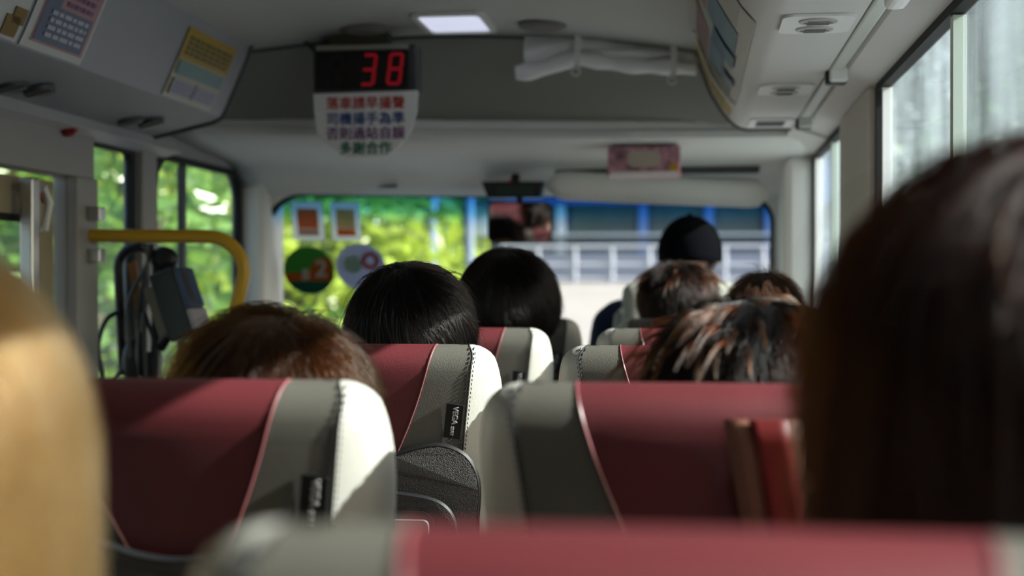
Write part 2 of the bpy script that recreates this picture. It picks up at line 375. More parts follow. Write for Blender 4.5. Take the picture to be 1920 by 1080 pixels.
b = MB(); b.prism([P(p[0], p[1], .4055) for p in rrect(.14, .245, 3.56, 3.74, .01)], (0,0,-.003)); v = b.build('speaker_panel', M_white, rr_)
b = MB()
for k in range(7): b.box(P(.192, 3.60+k*.016, .4015), (.07, .007, .003))
b.build('speaker_slot', mat('slot_grey', (.12,.12,.13), .6), v)

# call bells under the rail on the window side
for k, (y, lab) in enumerate(((2.80, 'black and white call bell on the rail, nearest the big window'),
                 (3.60, 'black and white call bell on the rail, middle one of three above the pillar'),
                 (4.38, 'black and white call bell on the rail, farthest one near the windscreen'))):
    t = thing('call_bell', lab, 'call bell', P(.275, y, .40), 'call bells along the window side')
    b = MB(); b.box(P(.275, y, .404), (.034, .075, .040), bev=.006); b.build('bell_case', M_white, t)
    b = MB(); b.box(P(.272, y, .4025), (.040, .032, .042), bev=.005); b.build('bell_body', M_black, t)
    b = MB(); b.box(P(.268, y-.018, .39), (.012, .004, .012), bev=.0015); b.build('bell_button', mat('bell_green', (.1,.3,.15), .4), t)
b = MB(); b.box(P(.275, 1.97, .393), (.03, .09, .035), bev=.01); o = b.build('rail_clip', M_white, None); tag(o, 'white rounded clip on the rail at the top edge above big window', 'clip')
b = MB(); b.tube([P(XL+.02, 3.0, .345), P(XL+.034, 3.0, .345)], .022, 20); b.tube([P(XL+.034, 3.0, .345), P(XL+.045, 3.0, .345)], [.018, .012], 20)
o = b.build('stop_button', mat('red_button', (.25,.01,.015), .35), None, True); tag(o, 'round red button on the grey panel above the door', 'button')

# ------------------------------------------------------------------ ceiling fittings
t = thing('ceiling_light', 'rectangular ceiling lamp glowing bluish white between two round speakers', 'ceiling light', P(-.585, 3.47, .645))
o = rrect(-.675, -.495, 3.345, 3.60, .025); i = rrect(-.66, -.51, 3.36, 3.585, .02)
b = MB(); b.ring([P(p[0], p[1], .655) for p in o], [P(p[0], p[1], .655) for p in i], (0,0,-.018)); b.build('lamp_frame', M_white, t)
b = MB(); b.prism([P(p[0], p[1], .650) for p in i], (0,0,-.008)); b.build('diffuser', mat('lamp_diffuser', (.8,.8,.85), .4, emit=(.75,.78,1.0), estr=.62), t)
for x, y, lab in ((-.815, 3.475, 'round dark speaker in the ceiling above the numbered sign'), (-.372, 3.515, 'round dark speaker in the ceiling above the white cloth')):
    t = thing('ceiling_speaker', lab, 'speaker', P(x, y, .64), 'round ceiling speakers')
    b = MB(); b.tube([P(x, y, .655), P(x, y, ceil_h(x)-.012), P(x, y, ceil_h(x)-.014)], [.060, .060, .054], 28); b.build('speaker_ring', mat('ring_grey', (.17,.165,.155), .6), t, True)
    b = MB(); b.tube([P(x, y, ceil_h(x)-.012), P(x, y, ceil_h(x)-.017)], [.050, .047], 28); b.build('speaker_grille', mat('grille_brown', (.20,.18,.17), .8, bump=.6, bscale=300), t, True)

# ------------------------------------------------------------------ speed display sign
t = thing('number_display', 'red lit number display hanging from the ceiling over a white notice', 'display', P(-.825, 3.55, .54))
b = MB(); b.box(P(-.825, 3.56, .54), (.268, .075, .124), bev=.008); b.build('display_case', M_dark, t)
b = MB(); b.box(P(-.83, 3.516, .537), (.236, .006, .094)); b.build('display_screen', mat('screen_black', (.004,.003,.003), .25, .5), t)
b = MB(); b.box(P(-.83, 3.517, .5945), (.236, .008, .012)); b.build('display_label_strip', mat('strip_grey', (.35,.34,.29), .6), t)
b = MB(); b.box(P(-.845, 3.56, .628), (.15, .07, .055)); b.build('hanging_bracket', mat('bracket_brown', (.05,.045,.03), .6), t)
b = MB(); b.tube([P(-1.03, 3.53, .64), P(-.99, 3.54, .622), P(-.955, 3.56, .585)], .005, 8); b.build('cable', M_black, t, True)
M_led = mat('led_red', (.3,.0,.01), .4, emit=(1,.012,.04), estr=.085); M_led0 = mat('led_off', (.018,.006,.006), .4)
def digit(cx, cz, segs, m, name):
    w, h, q = .030, .074, .0075; b = MB(); sh = .12
    def bar(x0, z0, x1, z1):
        x0 += z0*sh; x1 += z1*sh
        d = Vector((x1-x0, 0, z1-z0)); l = d.length; a = math.atan2(d.z, d.x)
        b.box((cx+(x0+x1)/2, 3.512, EYE+cz+(z0+z1)/2), (l*.93, .003, q), rot=Matrix.Rotation(-a, 3, 'Y'))
    pos = {'a': (-w/2,h/2,w/2,h/2), 'b': (w/2,0,w/2,h/2), 'c': (w/2,-h/2,w/2,0), 'd': (-w/2,-h/2,w/2,-h/2), 'e': (-w/2,-h/2,-w/2,0), 'f': (-w/2,0,-w/2,h/2), 'g': (-w/2,0,w/2,0)}
    for s in segs: bar(*pos[s])
    b.build(name, m, t)
digit(-.898, .536, 'abcdefg', M_led0, 'unlit_digit')
digit(-.812, .537, 'abcdg', M_led, 'lit_digit'); digit(-.744, .538, 'abcdefg', M_led, 'lit_digit')
t2 = thing('notice_board', 'white notice with four rows of coloured Chinese characters under the number display', 'notice', P(-.825, 3.53, .40))
lp = [(-.957,.480),(-.955,.43),(-.948,.385),(-.935,.362),(-.90,.335),(-.872,.318),(-.768,.318),(-.735,.345),(-.701,.388),(-.690,.43),(-.688,.484)]
b = MB(); b.prism([P(x, 3.52, h) for x, h in lp], (0, .006, 0)); b.build('board', mat('notice_white', (.9,.88,.87), .45), t2)
RX = Matrix.Rotation(R(90), 4, 'X')
for row, h, c, nm in (('落車請早揚聲', .452, (.50,.035,.035), 'ink_red'), ('司機揚手為準', .413, (.02,.06,.25), 'ink_blue'), ('否則過站自誤', .376, (.17,.03,.20), 'ink_purple'), ('多謝合作', .339, (.01,.16,.08), 'ink_green')):
    text('lettering', row, .0335, mat(nm, c, .6), t2, Matrix.Translation(P(-.822, 3.5195, h) - t2.location) @ RX, .0, 1.03, .00065)

# ------------------------------------------------------------------ posters on the racks
def poster(name, label, prof, y0, y1, h0, h1, base, layers, side):
    hs = np.array([p[1] for p in prof][::-1]); xv = np.array([p[0] for p in prof][::-1])
    def F(u, v, off):
        h = h0 + (h1-h0)*v; x = float(np.interp(h, hs, xv))
        return P(x - side*off*.9, y0 + (y1-y0)*u, h - off*.4)
    t = thing(name, label, 'poster', F(.5, .5, .002))
    vs = np.linspace(0, 1, 9)
    b = MB(); b.grid([[F(u, v, .003) for u in (0, .5, 1)] for v in vs]); b.build('sheet', base, t, thick=.0015)
    off = .005
    for nm, m, rects in layers:
        b = MB()
        for (u0, u1, v0, v1) in rects:
            b.grid([[F(u, v, off) for u in (u0, (u0+u1)/2, u1)] for v in np.linspace(v0, v1, 4)])
        b.build(nm, m, t, thick=.0006); off += .001
    return t
def lines(u0, u1, v0, v1, n, words=6, fill=.55, sd=1):
    r = random.Random(sd); out = []
    for k in range(n):
        v = v0 + (v1-v0)*(k+.5)/n; hh = (v1-v0)/n*fill/2; u = u0
        while u < u1:
            w = (u1-u0)/words*r.uniform(.5, 1.2); out.append((u, min(u+w, u1), v-hh, v+hh)); u += w + (u1-u0)*.03
    return out
M_paper = mat('poster_white', (.52,.52,.50), .5); M_inkg = mat('print_grey', (.25,.25,.25), .6)
poster('poster', 'white poster with a torn brown corner at top left edge', LP, 2.12, 2.362, .62, .422, M_paper,
       [('printed_lines', M_inkg, lines(.1, .92, .12, .55, 4, sd=3)), ('torn_patch', mat('torn_brown', (.22,.13,.03), .7), [(.72, .93, .80, .97), (.80, .98, .72, .86)])], -1)
poster('poster', 'pink and blue poster with white border on the left rack', LP, 2.376, 2.625, .62, .422, M_paper,
       [('pink_field', mat('poster_pink', (.36,.17,.19), .5), [(.10, .95, .05, .94)]), ('blue_field', mat('poster_blue', (.055,.085,.16), .5), [(.12, .9, .60, .92), (.12, .34, .42, .62)]),
        ('purple_lines', mat('poster_purple', (.16,.07,.14), .6), lines(.42, .85, .2, .58, 5, 4, sd=5)), ('white_lines', mat('poster_pale', (.42,.44,.52), .6), lines(.24, .84, .62, .88, 4, 5, sd=7))], -1)
poster('poster', 'yellow poster with dark, teal and pale panels at the rack front end', LP, 3.055, 3.375, .573, .422, mat('poster_sand', (.46,.43,.30), .5),
       [('gold_field', mat('poster_gold', (.42,.27,.02), .5), [(0, 1, 0, .44)]), ('dark_lines', mat('poster_olive', (.10,.09,.02), .6), lines(.06, .96, .10, .38, 4, 8, .75, 9)),
        ('teal_field', mat('poster_teal', (.18,.28,.28), .6), [(.04, .96, .46, .66)]), ('pale_field', mat('poster_lavender', (.36,.36,.42), .6), [(.05, .46, .72, .95), (.50, .95, .72, .95)]),
        ('pale_lines', mat('poster_violet', (.27,.27,.36), .6), lines(.10, .9, .75, .92, 3, 6, .6, 11))], -1)
poster('poster', 'colourful collage poster with white edge on the right rack', RP, 2.35, 3.44, .640, .424, mat('poster_cream', (.50,.49,.45), .5),
       [('rose_panels', mat('poster_rose', (.34,.20,.19), .5), [(.62, .94, .18, .50), (.30, .5, .05, .4)]), ('blue_panels', mat('poster_sky', (.16,.25,.32), .5), [(.60, .92, .55, .78), (.2, .45, .45, .9)]),
        ('olive_panels', mat('poster_brown', (.15,.14,.10), .5), [(.82, .97, .58, .92)]), ('yellow_panel', mat('poster_lemon', (.42,.36,.05), .5), [(.5, .66, .02, .22)]), ('yellow_strip', mat('poster_lemon', (.42,.36,.05), .5), [(.05, .25, .1, .5)]),
        ('navy_panel', mat('poster_navy', (.07,.15,.24), .5), [(.42, .56, .62, .92)]), ('navy_strip', MATS.get('poster_navy') or mat('poster_navy', (.07,.15,.24), .5), [(.68, .78, .80, .95)]), ('white_edge', M_white, [(.972, 1.0, .02, 1.0)])], 1)
poster('poster', 'narrow yellow poster at the front end of the right rack', RP, 3.50, 3.72, .605, .432, mat('poster_ochre', (.45,.33,.06), .5),
       [('pale_lines', mat('poster_tan', (.38,.31,.14), .5), lines(.1, .9, .08, .92, 7, 5, .5, 13))], 1)

# ------------------------------------------------------------------ rolled white cloth at the top of the front dome
t = thing('rolled_blind', 'white cloth blind rolled up with two straps under the ceiling seam', 'blind', P(-.22, 3.72, .60))
M_cloth = mat('white_cloth', (.86,.87,.88), .85, .2, bump=.2, bscale=90)
roll = [(-.458,.553,.021),(-.43,.556,.023),(-.38,.566,.023),(-.335,.584,.022),(-.298,.592,.024),(-.25,.586,.022),(-.19,.575,.021),(-.12,.570,.022),(-.06,.570,.023),(-.02,.566,.022),(.008,.564,.020)]
def by(x): return base_y(x) - .012
ux = np.linspace(-.436, .006, 46); rows = []
for v in np.linspace(0, 1, 12):
    r = []
    for x in ux:
        top = ceil_h(x) - .002; bot = np.interp(x, [q[0] for q in roll], [q[1] for q in roll])
        sag = .030*math.sin(math.pi*v)*abs(math.sin((x+.29)*math.pi/.24)) 
        r.append(P(x, by(x) - .006 - .012*math.sin(v*9 + x*22)*v - sag*.8, top + (bot-top)*v))
    rows.append(r)
b = MB(); b.grid(rows); b.build('cloth_sheet', M_cloth, t, True, thick=.003, sharp=180)
pts, rad = [], []
for x in np.linspace(-.458, .008, 40):
    q = [np.interp(x, [p[0] for p in roll], [p[k] for p in roll]) for k in (1, 2)]
    pts.append(P(x, by(x)-.018, q[0]-.008)); rad.append(q[1]*(.92+.12*math.sin(x*70)))
b = MB(); b.tube(pts, rad, 14); b.build('rolled_hem', M_cloth, t, True)
for x in (-.297, -.05):
    b = MB(); hb = np.interp(x, [p[0] for p in roll], [p[1] for p in roll])
    b.box(P(x, by(x)-.046, (ceil_h(x)+hb)/2-.018), (.016, .004, ceil_h(x)-hb+.046), bev=.001); s_ = b.build('strap', mat('strap_white', (.82,.83,.82), .7), t)
    b = MB(); c = P(x-.004, by(x)-.046, hb-.046)
    b.tube([c + Vector((.011*math.cos(a), 0, .011*math.sin(a))) for a in np.linspace(0, 2*math.pi, 17)], .0035, 8, cap=False); b.build('strap_ring', mat('ring_pale', (.55,.56,.50), .4), s_, True)

# ------------------------------------------------------------------ front header things
t = thing('tissue_box', 'pink floral tissue box fixed under the ledge above the sun visor', 'tissue box', P(-.14, 4.05, .345))
b = MB(); b.box(P(-.138, 4.06, .343), (.203, .09, .082), bev=.004); b.build('carton', mat('carton_pink', (.45,.22,.27), .5, vary=.6, vscale=45), t)
b = MB(); b.prism([P(p[0], 4.0135, p[1]) for p in rrect(-.185, -.09, .325, .372, .02)], (0, -.001, 0)); b.build('pale_panel', mat('carton_cream', (.52,.45,.38), .6), t)
b = MB(); b.box(P(-.138, 4.013, .308), (.19, .002, .010)); b.build('white_band', M_white, t)
b = MB(); b.prism([P(-.055+.012*math.cos(a), 4.0135, .324+.012*math.sin(a)) for a in np.linspace(0, 6.1, 14)], (0, -.001, 0)); b.build('orange_dot', mat('orange_print', (.6,.30,.03), .5), t)
t = thing('sun_visor', 'long padded pale sun visor folded up above the windscreen', 'sun visor', P(-.11, 4.46, .305))
xv = np.linspace(-.455, .232, 24); rows = []
for x in xv:
    e = min(1, math.sqrt(max(0, 1-((abs(x+.1115)-.29)/.055)**2)) if abs(x+.1115) > .29 else 1)
    yc = base_y(x) + .755; hc = .308 - .03*(x+.455)/.69
    rows.append([P(x, yc + .032*max(e,.05)*math.cos(a), hc + .046*max(e,.05)*math.sin(a)) for a in np.linspace(0, 2*math.pi, 21)])
b = MB(); b.grid(rows); b.build('visor_pad', M_front, t, True, sharp=180)
b = MB(); b.box(P(-.115, 4.50, .360), (.64, .06, .036), bev=.010); b.build('visor_shadow_bar', M_dark, t)  # dark bar put in for the shadow above the visor
b = MB(); b.box(P(-.98, base_y(-.98)+.865, .306), (.095, .012, .008), rot=Matrix.Rotation(R(-5), 3, 'Z'), bev=.002); struct('trim_10', b, M_dark)
t = thing('dash_display', 'small black display box above the rear-view mirror', 'display', P(-.565, 4.43, .29))
b = MB(); b.prism([P(-.66, 4.42, .318), P(-.465, 4.42, .317), P(-.475, 4.42, .267), P(-.64, 4.42, .266)], (0, .07, 0)); b.build('display_case', M_black, t)
b = MB(); b.box(P(-.555, 4.418, .290), (.115, .003, .026)); b.build('display_screen', mat('lcd_green', (.02,.045,.035), .3), t)
b = MB(); b.ball(P(-.568, 4.418, .318), .006, 10); b.build('red_lamp', mat('red_lens', (.4,.01,.02), .3), t, True)
b = MB(); b.tube([P(-.56, 4.46, .31), P(-.56, 4.50, .36)], .014, 10); b.build('mount', M_black, t)
t = thing('rear_view_mirror', 'rear-view mirror under the black display, reflecting the passengers', 'mirror', P(-.54, 4.43, .19), rot=(R(4), 0, R(8)))
lpm = rrect(-.101, .101, -.066, .064, .022)
b = MB(); b.prism([(p[0], 0, p[1]) for p in lpm], (0, .03, 0)); b.build('mirror_case', M_black, t, world=False)
b = MB(); b.prism([(p[0]*.95, -.002, p[1]*.93) for p in lpm], (0, .001, 0)); b.build('mirror_glass', mat('mirror_silver', (.85,.87,.9), .03, metal=1), t, world=False)
b = MB(); b.tube([(0, .025, .06), (0, .06, .12)], .010, 10); b.build('mirror_arm', M_black, t, world=False)

def paper(name, col, tr=.72):
    m = mat(name, col, .6); n = m.node_tree; b = n.nodes['Principled BSDF']; t = n.nodes.new('ShaderNodeBsdfTranslucent'); t.inputs[0].default_value = (*[min(1, c*1.4) for c in col], 1)
    x = n.nodes.new('ShaderNodeMixShader'); x.inputs[0].default_value = tr; n.links.new(b.outputs[0], x.inputs[1]); n.links.new(t.outputs[0], x.inputs[2])
    n.links.new(x.outputs[0], n.nodes['Material Output'].inputs[0]); return m
# stickers on the windscreen
def patch(name, poly, off, m, parent):
    b = MB(); b.prism([fr(x, h, .024-off) for x, h in poly], (0, -.0006, 0)); return b.build(name, m, parent)
def circ(cx, ch, r, n=32): return [(cx+r*math.cos(a), ch+r*math.sin(a)) for a in np.linspace(0, 2*math.pi, n, endpoint=False)]
for x0, x1, lab, cols in ((-1.277, -1.183, 'white-framed orange permit card at left of the windscreen', ((.60,.26,.14), (.50,.38,.32))), (-1.160, -1.071, 'white-framed sand and orange permit card beside the other card', ((.55,.46,.28), (.60,.26,.10)))):
    t = thing('permit_card', lab, 'permit', fr((x0+x1)/2, .198, .022), 'permit cards on the windscreen')
    patch('card_sheet', rrect(x0, x1, .137, .260, .004), 0, paper('card_white', (.70,.72,.70)), t)
    patch('card_print', rrect(x0+.016, x1-.016, .175, .238, .001), .001, paper('print%d' % int(-x0*100), cols[0]), t)
    patch('card_footer', rrect(x0+.016, x1-.016, .152, .174, .001), .001, paper('foot%d' % int(-x0*100), cols[1]), t)
t = thing('round_sticker', 'round green sticker with orange band and white lettering on the windscreen', 'sticker', fr(-1.236, .039, .022))
c0, h0 = -1.237, .040
patch('disc', circ(c0, h0, .077), 0, paper('sticker_green', (.06,.20,.05)), t)
patch('lower_band', [p for p in circ(c0, h0, .077, 64) if p[1] < h0-.036], .001, paper('sticker_teal', (.01,.17,.12)), t)
patch('orange_band', [(c0-.07, h0-.034), (c0+.066, h0-.034), (c0+.070, h0+.03), (c0+.055, h0+.042), (c0+.02, h0+.038), (c0+.005, h0+.005), (c0-.012, h0-.006), (c0-.072, h0-.010)], .0018, paper('sticker_orange', (.62,.16,.02)), t)
for s_, px, ph, sz in (('2', .038, .003, .078), ('s', -.010, -.008, .070)):
    text('lettering', s_, sz, paper('sticker_letter', (.62,.60,.56)), t, Matrix.Translation(fr(c0+px, h0+ph, .0165) - t.location) @ Matrix.Rotation(R(21), 4, 'Z') @ Matrix.Rotation(R(15), 4, 'X') @ RX, .0, 1.0, .0022)
t = thing('round_sticker', 'round lilac grey sticker with a pink ring beside the green one', 'sticker', fr(-1.078, .054, .022))
c0, h0 = -1.078, .052
patch('disc', circ(c0, h0, .077), 0, paper('sticker_lilac', (.34,.36,.44)), t)
patch('pale_patch', circ(c0-.025, h0+.008, .030), .001, paper('sticker_mint', (.42,.52,.40)), t)
b = MB(); b.ring([fr(c0+.03+.03*math.cos(a), h0+.02+.03*math.sin(a), .0225) for a in np.linspace(0, 6.283, 24, endpoint=False)], [fr(c0+.03+.013*math.cos(a), h0+.02+.013*math.sin(a), .0225) for a in np.linspace(0, 6.283, 24, endpoint=False)], (0,-.0008,0)); b.build('pink_ring', paper('sticker_pink', (.50,.24,.24)), t)

# ------------------------------------------------------------------ yellow grab rail, ticket stand, card reader
t = thing('grab_rail', 'bent yellow grab rail beside the door, clamped to the door post', 'handrail', P(-1.03, 3.12, -1.2))
pts = [P(-1.40, 3.12, .108), P(-1.34, 3.12, .108), P(-1.12, 3.12, .106)]
for a in np.linspace(90, 0, 9): pts.append(P(-1.095+.085*math.cos(R(a)), 3.12, .022+.083*math.sin(R(a))))
pts += [P(-1.022, 3.12, -.03), P(-1.045, 3.12, -.14), P(-1.06, 3.12, -.4), P(-1.06, 3.12, -1.2)]
b = MB(); b.tube(pts, .0155, 16); b.build('rail_tube', M_yellow, t, True)
b = MB(); b.box(P(-1.388, 3.10, .11), (.012, .03, .105), bev=.003); b.build('end_plate', M_yellow, t)
for h in (.158, .062):
    b = MB(); b.box(P(-1.36, 3.115, h), (.035, .035, .032), bev=.004); b.build('clamp', M_metal, t)
b = MB(); b.tube([P(-1.06, 3.12, -1.2), P(-1.06, 3.12, -1.185)], .05, 20); b.build('floor_flange', M_yellow, t)
t = thing('cable_stand', 'black looped stand hung with tangled cables beside the yellow rail', 'stand', P(-1.30, 3.26, -1.2))
YS = 3.26
b = MB(); b.box(P(-1.30, YS, -.68), (.075, .05, 1.03), bev=.012); b.build('post', M_black, t)
lp = [P(-1.353, YS, -.22), P(-1.362, YS, -.05), P(-1.366, YS, .03)] + [P(-1.318+.048*math.cos(R(a)), YS, .04+.046*math.sin(R(a))) for a in np.linspace(180, 0, 11)] + [P(-1.27, YS, -.02), P(-1.272, YS, -.12), P(-1.275, YS, -.22)]
b = MB(); b.tube(lp, .012, 10); b.build('loop', M_black, t, True)
b = MB(); b.prism([P(-1.345, YS+.004, .045), P(-1.325, YS+.004, .055), P(-1.305, YS+.004, -.07), P(-1.322, YS+.004, -.09)], (0, .008, 0)); b.build('orange_panel', mat('orange_board', (.35,.14,.03), .5), t)
b = MB(); b.ball(P(-1.252, YS, .055), (.035, .02, .032), 14); b.build('black_knob', M_black, t, True)
M_cab = mat('cable_grey', (.10,.10,.095), .5)
def cable(p, r, m): b = MB(); b.tube(p, r, 8); b.build('cable', m, t, True)
def bez(p, n=24):
    out = []; p = [Vector(q) for q in p]
    for k in range(len(p)-1):
        a, b_, c, d_ = p[max(k-1,0)], p[k], p[k+1], p[min(k+2, len(p)-1)]
        for j in range(n//4):
            s = j/(n//4); out.append(.5*((2*b_) + (c-a)*s + (2*a-5*b_+4*c-d_)*s*s + (3*b_-a-3*c+d_)*s**3))
    return out + [p[-1]]
cable(bez([P(-1.36, YS-.02, -.07), P(-1.385, YS-.03, -.09), P(-1.40, YS-.04, -.15), P(-1.42+.03, YS-.04, -.22), P(-1.385, YS-.03, -.35)]), .006, M_black)
cable(bez([P(-1.345, YS-.02, -.2), P(-1.37, YS-.03, -.25), P(-1.385, YS-.02, -.34)]), .005, M_cab)
for k in range(5):
    x = -1.322 + .013*k
    cable(bez([P(x, YS-.022, -.28), P(x+.012*math.sin(k*2), YS-.035, -.16), P(x-.008+.02*math.sin(k), YS-.03, -.05), P(-1.285, YS-.018, .05), P(-1.30+.006*k, YS-.012, .092)]), .0055, (M_cab, M_black, mat('cable_pale', (.22,.22,.20), .5))[k % 3])
b = MB(); b.ball(P(-1.318, YS-.02, -.19), (.03, .02, .06), 14); b.build('cable_bundle', M_black, t, True)
t = thing('card_reader', 'dark green card reader box tilted on a bracket beside the cables', 'card reader', P(-1.19, 3.2, -.05), rot=(0, R(-20), R(-8)))
b = MB(); b.box((0, 0, 0), (.068, .09, .165), bev=.008); b.build('reader_case', mat('reader_green', (.022,.034,.030), .45), t, True, world=False)
b = MB(); b.box((.037, -.005, .028), (.012, .078, .095), bev=.003); b.build('reader_screen', mat('reader_blue', (.03,.06,.15), .25), t, world=False)
b = MB(); b.box((.0375, -.018, .03), (.0125, .03, .082), bev=.002); b.build('screen_border', M_black, t, world=False)
b = MB(); b.box((.037, -.005, -.050), (.012, .078, .05), bev=.003); b.build('reader_pad', mat('reader_lilac', (.42,.38,.42), .5), t, world=False)
b = MB(); b.box((-.048, 0, .0), (.03, .06, .12), bev=.004); b.build('back_plate', mat('plate_tan', (.22,.21,.15), .5), t, world=False)
b = MB(); b.tube([(-.05, .01, -.05), (-.10, .03, -.075)], .012, 10); b.build('arm', M_black, t, True, world=False)

# ------------------------------------------------------------------ passenger seats
TOP = 1.112
def s_line(z): return (TOP - z)*.22
def s_back(x, z):
    Rr = .045; d = z - (TOP - Rr)
    return s_line(z) + (Rr - math.sqrt(max(0, Rr*Rr - d*d)) if d > 0 else 0) + .3*x*x
def s_front(x, z):
    d = z - (TOP - .13)
    return s_line(z) + .053 + .072*(math.sqrt(max(0, 1-(d/.13)**2)) if d > 0 else 1) - .2*x*x + .03*max(0, .8-z)
def w2(z): return max(.130, .160 - .13*(TOP-z)) - .012*max(0, (z-(TOP-.02))/.02)**2
def w1(z): d = TOP - z; return max(.030, .102 - .22*d - .9*d*d)
def ws(z):
    d = TOP - z; return w2(z) + .006 + .040*math.sqrt(max(0, 1-((.13-min(d, .13))/.13)**2)) + .012*min(1, max(0, d-.13)/.2)
ZL = list(np.linspace(.46, .94, 10)) + [.97, .995, 1.02, 1.04, 1.06, 1.075, 1.085, 1.094, 1.101, 1.106, 1.110, TOP]
def back_pt(x, z): return Vector((x, s_back(x, z), z))
def front_pt(x, z): return Vector((x, s_front(x, z), z))
def wrap_strip(fx):                                # fx(z) -> x list; strip up the back, over the top, down the front
    rows = [[back_pt(x, z) for x in fx(z)] for z in ZL] + [[front_pt(x, z) for x in fx(z)] for z in ZL[::-1]]
    return MB().grid(rows)
def make_seat():
    root = thing('bus_seat', 'seat', 'bus seat', (0, 0, 0), 'passenger seats')
    wrap_strip(lambda z: np.linspace(-w1(z), w1(z), 9)).build('centre_panel', M_red, root, True, sharp=180)
    for s in (1, -1):
        wrap_strip(lambda z: np.linspace(s*w1(z), s*w2(z), 6)).build('bolster', M_grey, root, True, sharp=180)
        rows = []
        for z in ZL:
            a, f, q = back_pt(s*w2(z), z), front_pt(s*w2(z), z), ws(z) - w2(z); r = []
            for t_ in np.linspace(0, 1, 10):
                p = a.lerp(f, t_); k = (math.sin(math.pi*t_)**.55 if 0 < t_ < 1 else 0); p.x += s*q*k; r.append(p)
            rows.append(r)
        b = MB(); b.grid(rows); sp = b.build('side_panel', M_pale, root, True, sharp=180)
        b = MB(); b.tube([back_pt(s*w1(z), z) + Vector((0, -.0005, 0)) for z in ZL], .0014, 6); b.build('piping', M_piping, root, True)
        b = MB()
        for off in (-.0045, .0045):
            zz = np.arange(.95, TOP-.004, .0062)
            for z in zz:
                x = s*(w2(z)+off*.8); p, q = back_pt(x, z), back_pt(x, z+.0034); b.tube([p+Vector((0,-.0012 + (.0 if off < 0 else .001),0)), q+Vector((0,-.0008,0))], .0008, 4)
        b.tube([back_pt(s*w2(z), z) for z in ZL], .0011, 5); b.build('stitching', M_thread, root)
    # plastic back shell with two lobes, lower shell, grab handle
    def slab(loop, o0, o1): b = MB(); b.prism([(x, s_line(z) - o0 + .3*x*x, z) for x, z in loop], (0, o0-o1, 0)); return b
    up = [(-.148, .50), (.148, .50)]
    half = [(.158, .86), (.162, .905), (.156, .935), (.140, .956), (.110, .967), (.075, .962), (.035, .950)]
    def curve(l): return [(p.x, p.z) for p in bez([Vector((x, 0, z)) for x, z in l], 16)]
    up += curve(half + [(0, .946)] + [(-x, z) for x, z in half[::-1]])
    sh = slab(up, .012, -.02).build('back_shell', M_grain, root)
    b = MB(); lp = [Vector((x, s_line(z) - .008 + .3*x*x, z+.002)) for x, z in up[1:] + up[:1]]; b.tube(lp, .0045, 6); b.build('shell_edge', M_black, sh, True)
    lo = [(-.118, .52), (.118, .52)]
    h2 = [(.128, .82), (.128, .85), (.120, .873), (.10, .888), (.06, .896)]
    lo += curve(h2 + [(0, .90)] + [(-x, z) for x, z in h2[::-1]])
    ls = slab(lo, .020, -.01).build('lower_shell', M_grain2, root)
    b = MB(); lp = [Vector((x, s_line(z) - .016 + .3*x*x, z+.001)) for x, z in lo[1:] + lo[:1]]; b.tube(lp, .004, 6); b.build('shell_edge', M_black, ls, True)
    slab(rrect(-.092, .098, .832, .874, .018), .0215, .018).build('handle_recess', M_black, ls)
    slab(rrect(.035, .092, .836, .862, .008), .030, .018).build('grab_handle', mat('handle_grey', (.22,.22,.21), .35, .5), ls)
    # label tag on the seam
    zc = 1.004; xc = w2(zc) - .0165; M_tag = mat('tag_black', (.008,.008,.008), .5)
    b = MB(); b.box((xc, s_back(xc, zc) - .0022, zc), (.025, .002, .051), rot=Matrix.Rotation(R(12.4), 3, 'X') @ Matrix.Rotation(R(8), 3, 'Y'), bev=.0008); tg = b.build('label_tag', M_tag, root)
    ml = mat('tag_thread', (.55,.55,.53), .6)
    RT0 = Matrix.Translation((xc, s_back(xc, zc)-.0036, zc)) @ Matrix.Rotation(R(12.4), 4, 'X') @ Matrix.Rotation(R(8), 4, 'Y'); RT = Matrix(((0,1,0,0), (0,0,-1,0), (-1,0,0,0), (0,0,0,1)))
    text('tag_lettering', 'VEGA', .0105, ml, tg, RT0 @ Matrix.Translation((.001, 0, .0085)) @ RT, .0, 1.0, .0003)
    text('tag_lettering', 'SEAT', .0062, ml, tg, RT0 @ Matrix.Translation((-.001, 0, -.0150)) @ RT, .0, 1.0, .0002)
    # cushion and base
    b = MB(); b.box((0, .39, .375), (.40, .46, .13), bev=.035); b.build('seat_cushion', M_red, root, True)
    b = MB(); b.box((0, .38, .28), (.34, .38, .06), bev=.01); b.build('seat_base', M_black, root)
    for x in (-.13, .13):
        b = MB(); b.box((x, .38, .125), (.05, .30, .25), bev=.01); b.build('leg', M_dark, root)
    return root
SX_L, SX_R = -.466, .000
seat0 = make_seat(); used = [False]
def place_seat(x, y, label, dz=0):
    o = copy_tree(seat0) if used[0] else seat0
    used[0] = True; o.location = (x, y, 0); o['label'] = label; return o
place_seat(SX_R, .46, 'nearest seat, its red and grey top edge blurred along the bottom')
place_seat(SX_L, .46, 'red and grey seat holding the passenger with long blonde hair')
place_seat(SX_L, 1.21, 'red and grey leather seat holding the brown-haired passenger, beside the blonde hair')
place_seat(SX_R, 1.21, 'red and dark grey leather seat with a red strip, holding the wet-haired passenger')
place_seat(SX_L, 1.96, 'sharp red and grey leather seat with black grab handle, before the short black hair')
place_seat(SX_R, 1.96, 'red and grey leather seat just ahead of the wet spiky-haired passenger')
place_seat(SX_L, 2.71, 'red and grey leather seat holding the dark-haired passenger under the rear-view mirror')
place_seat(SX_R, 2.71, 'red and grey leather seat holding the passenger with thin greying hair')
place_seat(SX_L, 3.46, 'empty grey leather seat of the front row, beside the white road view')
place_seat(SX_R, 3.46, 'front row seat right behind the driver, holding the passenger with sunlit tufts')
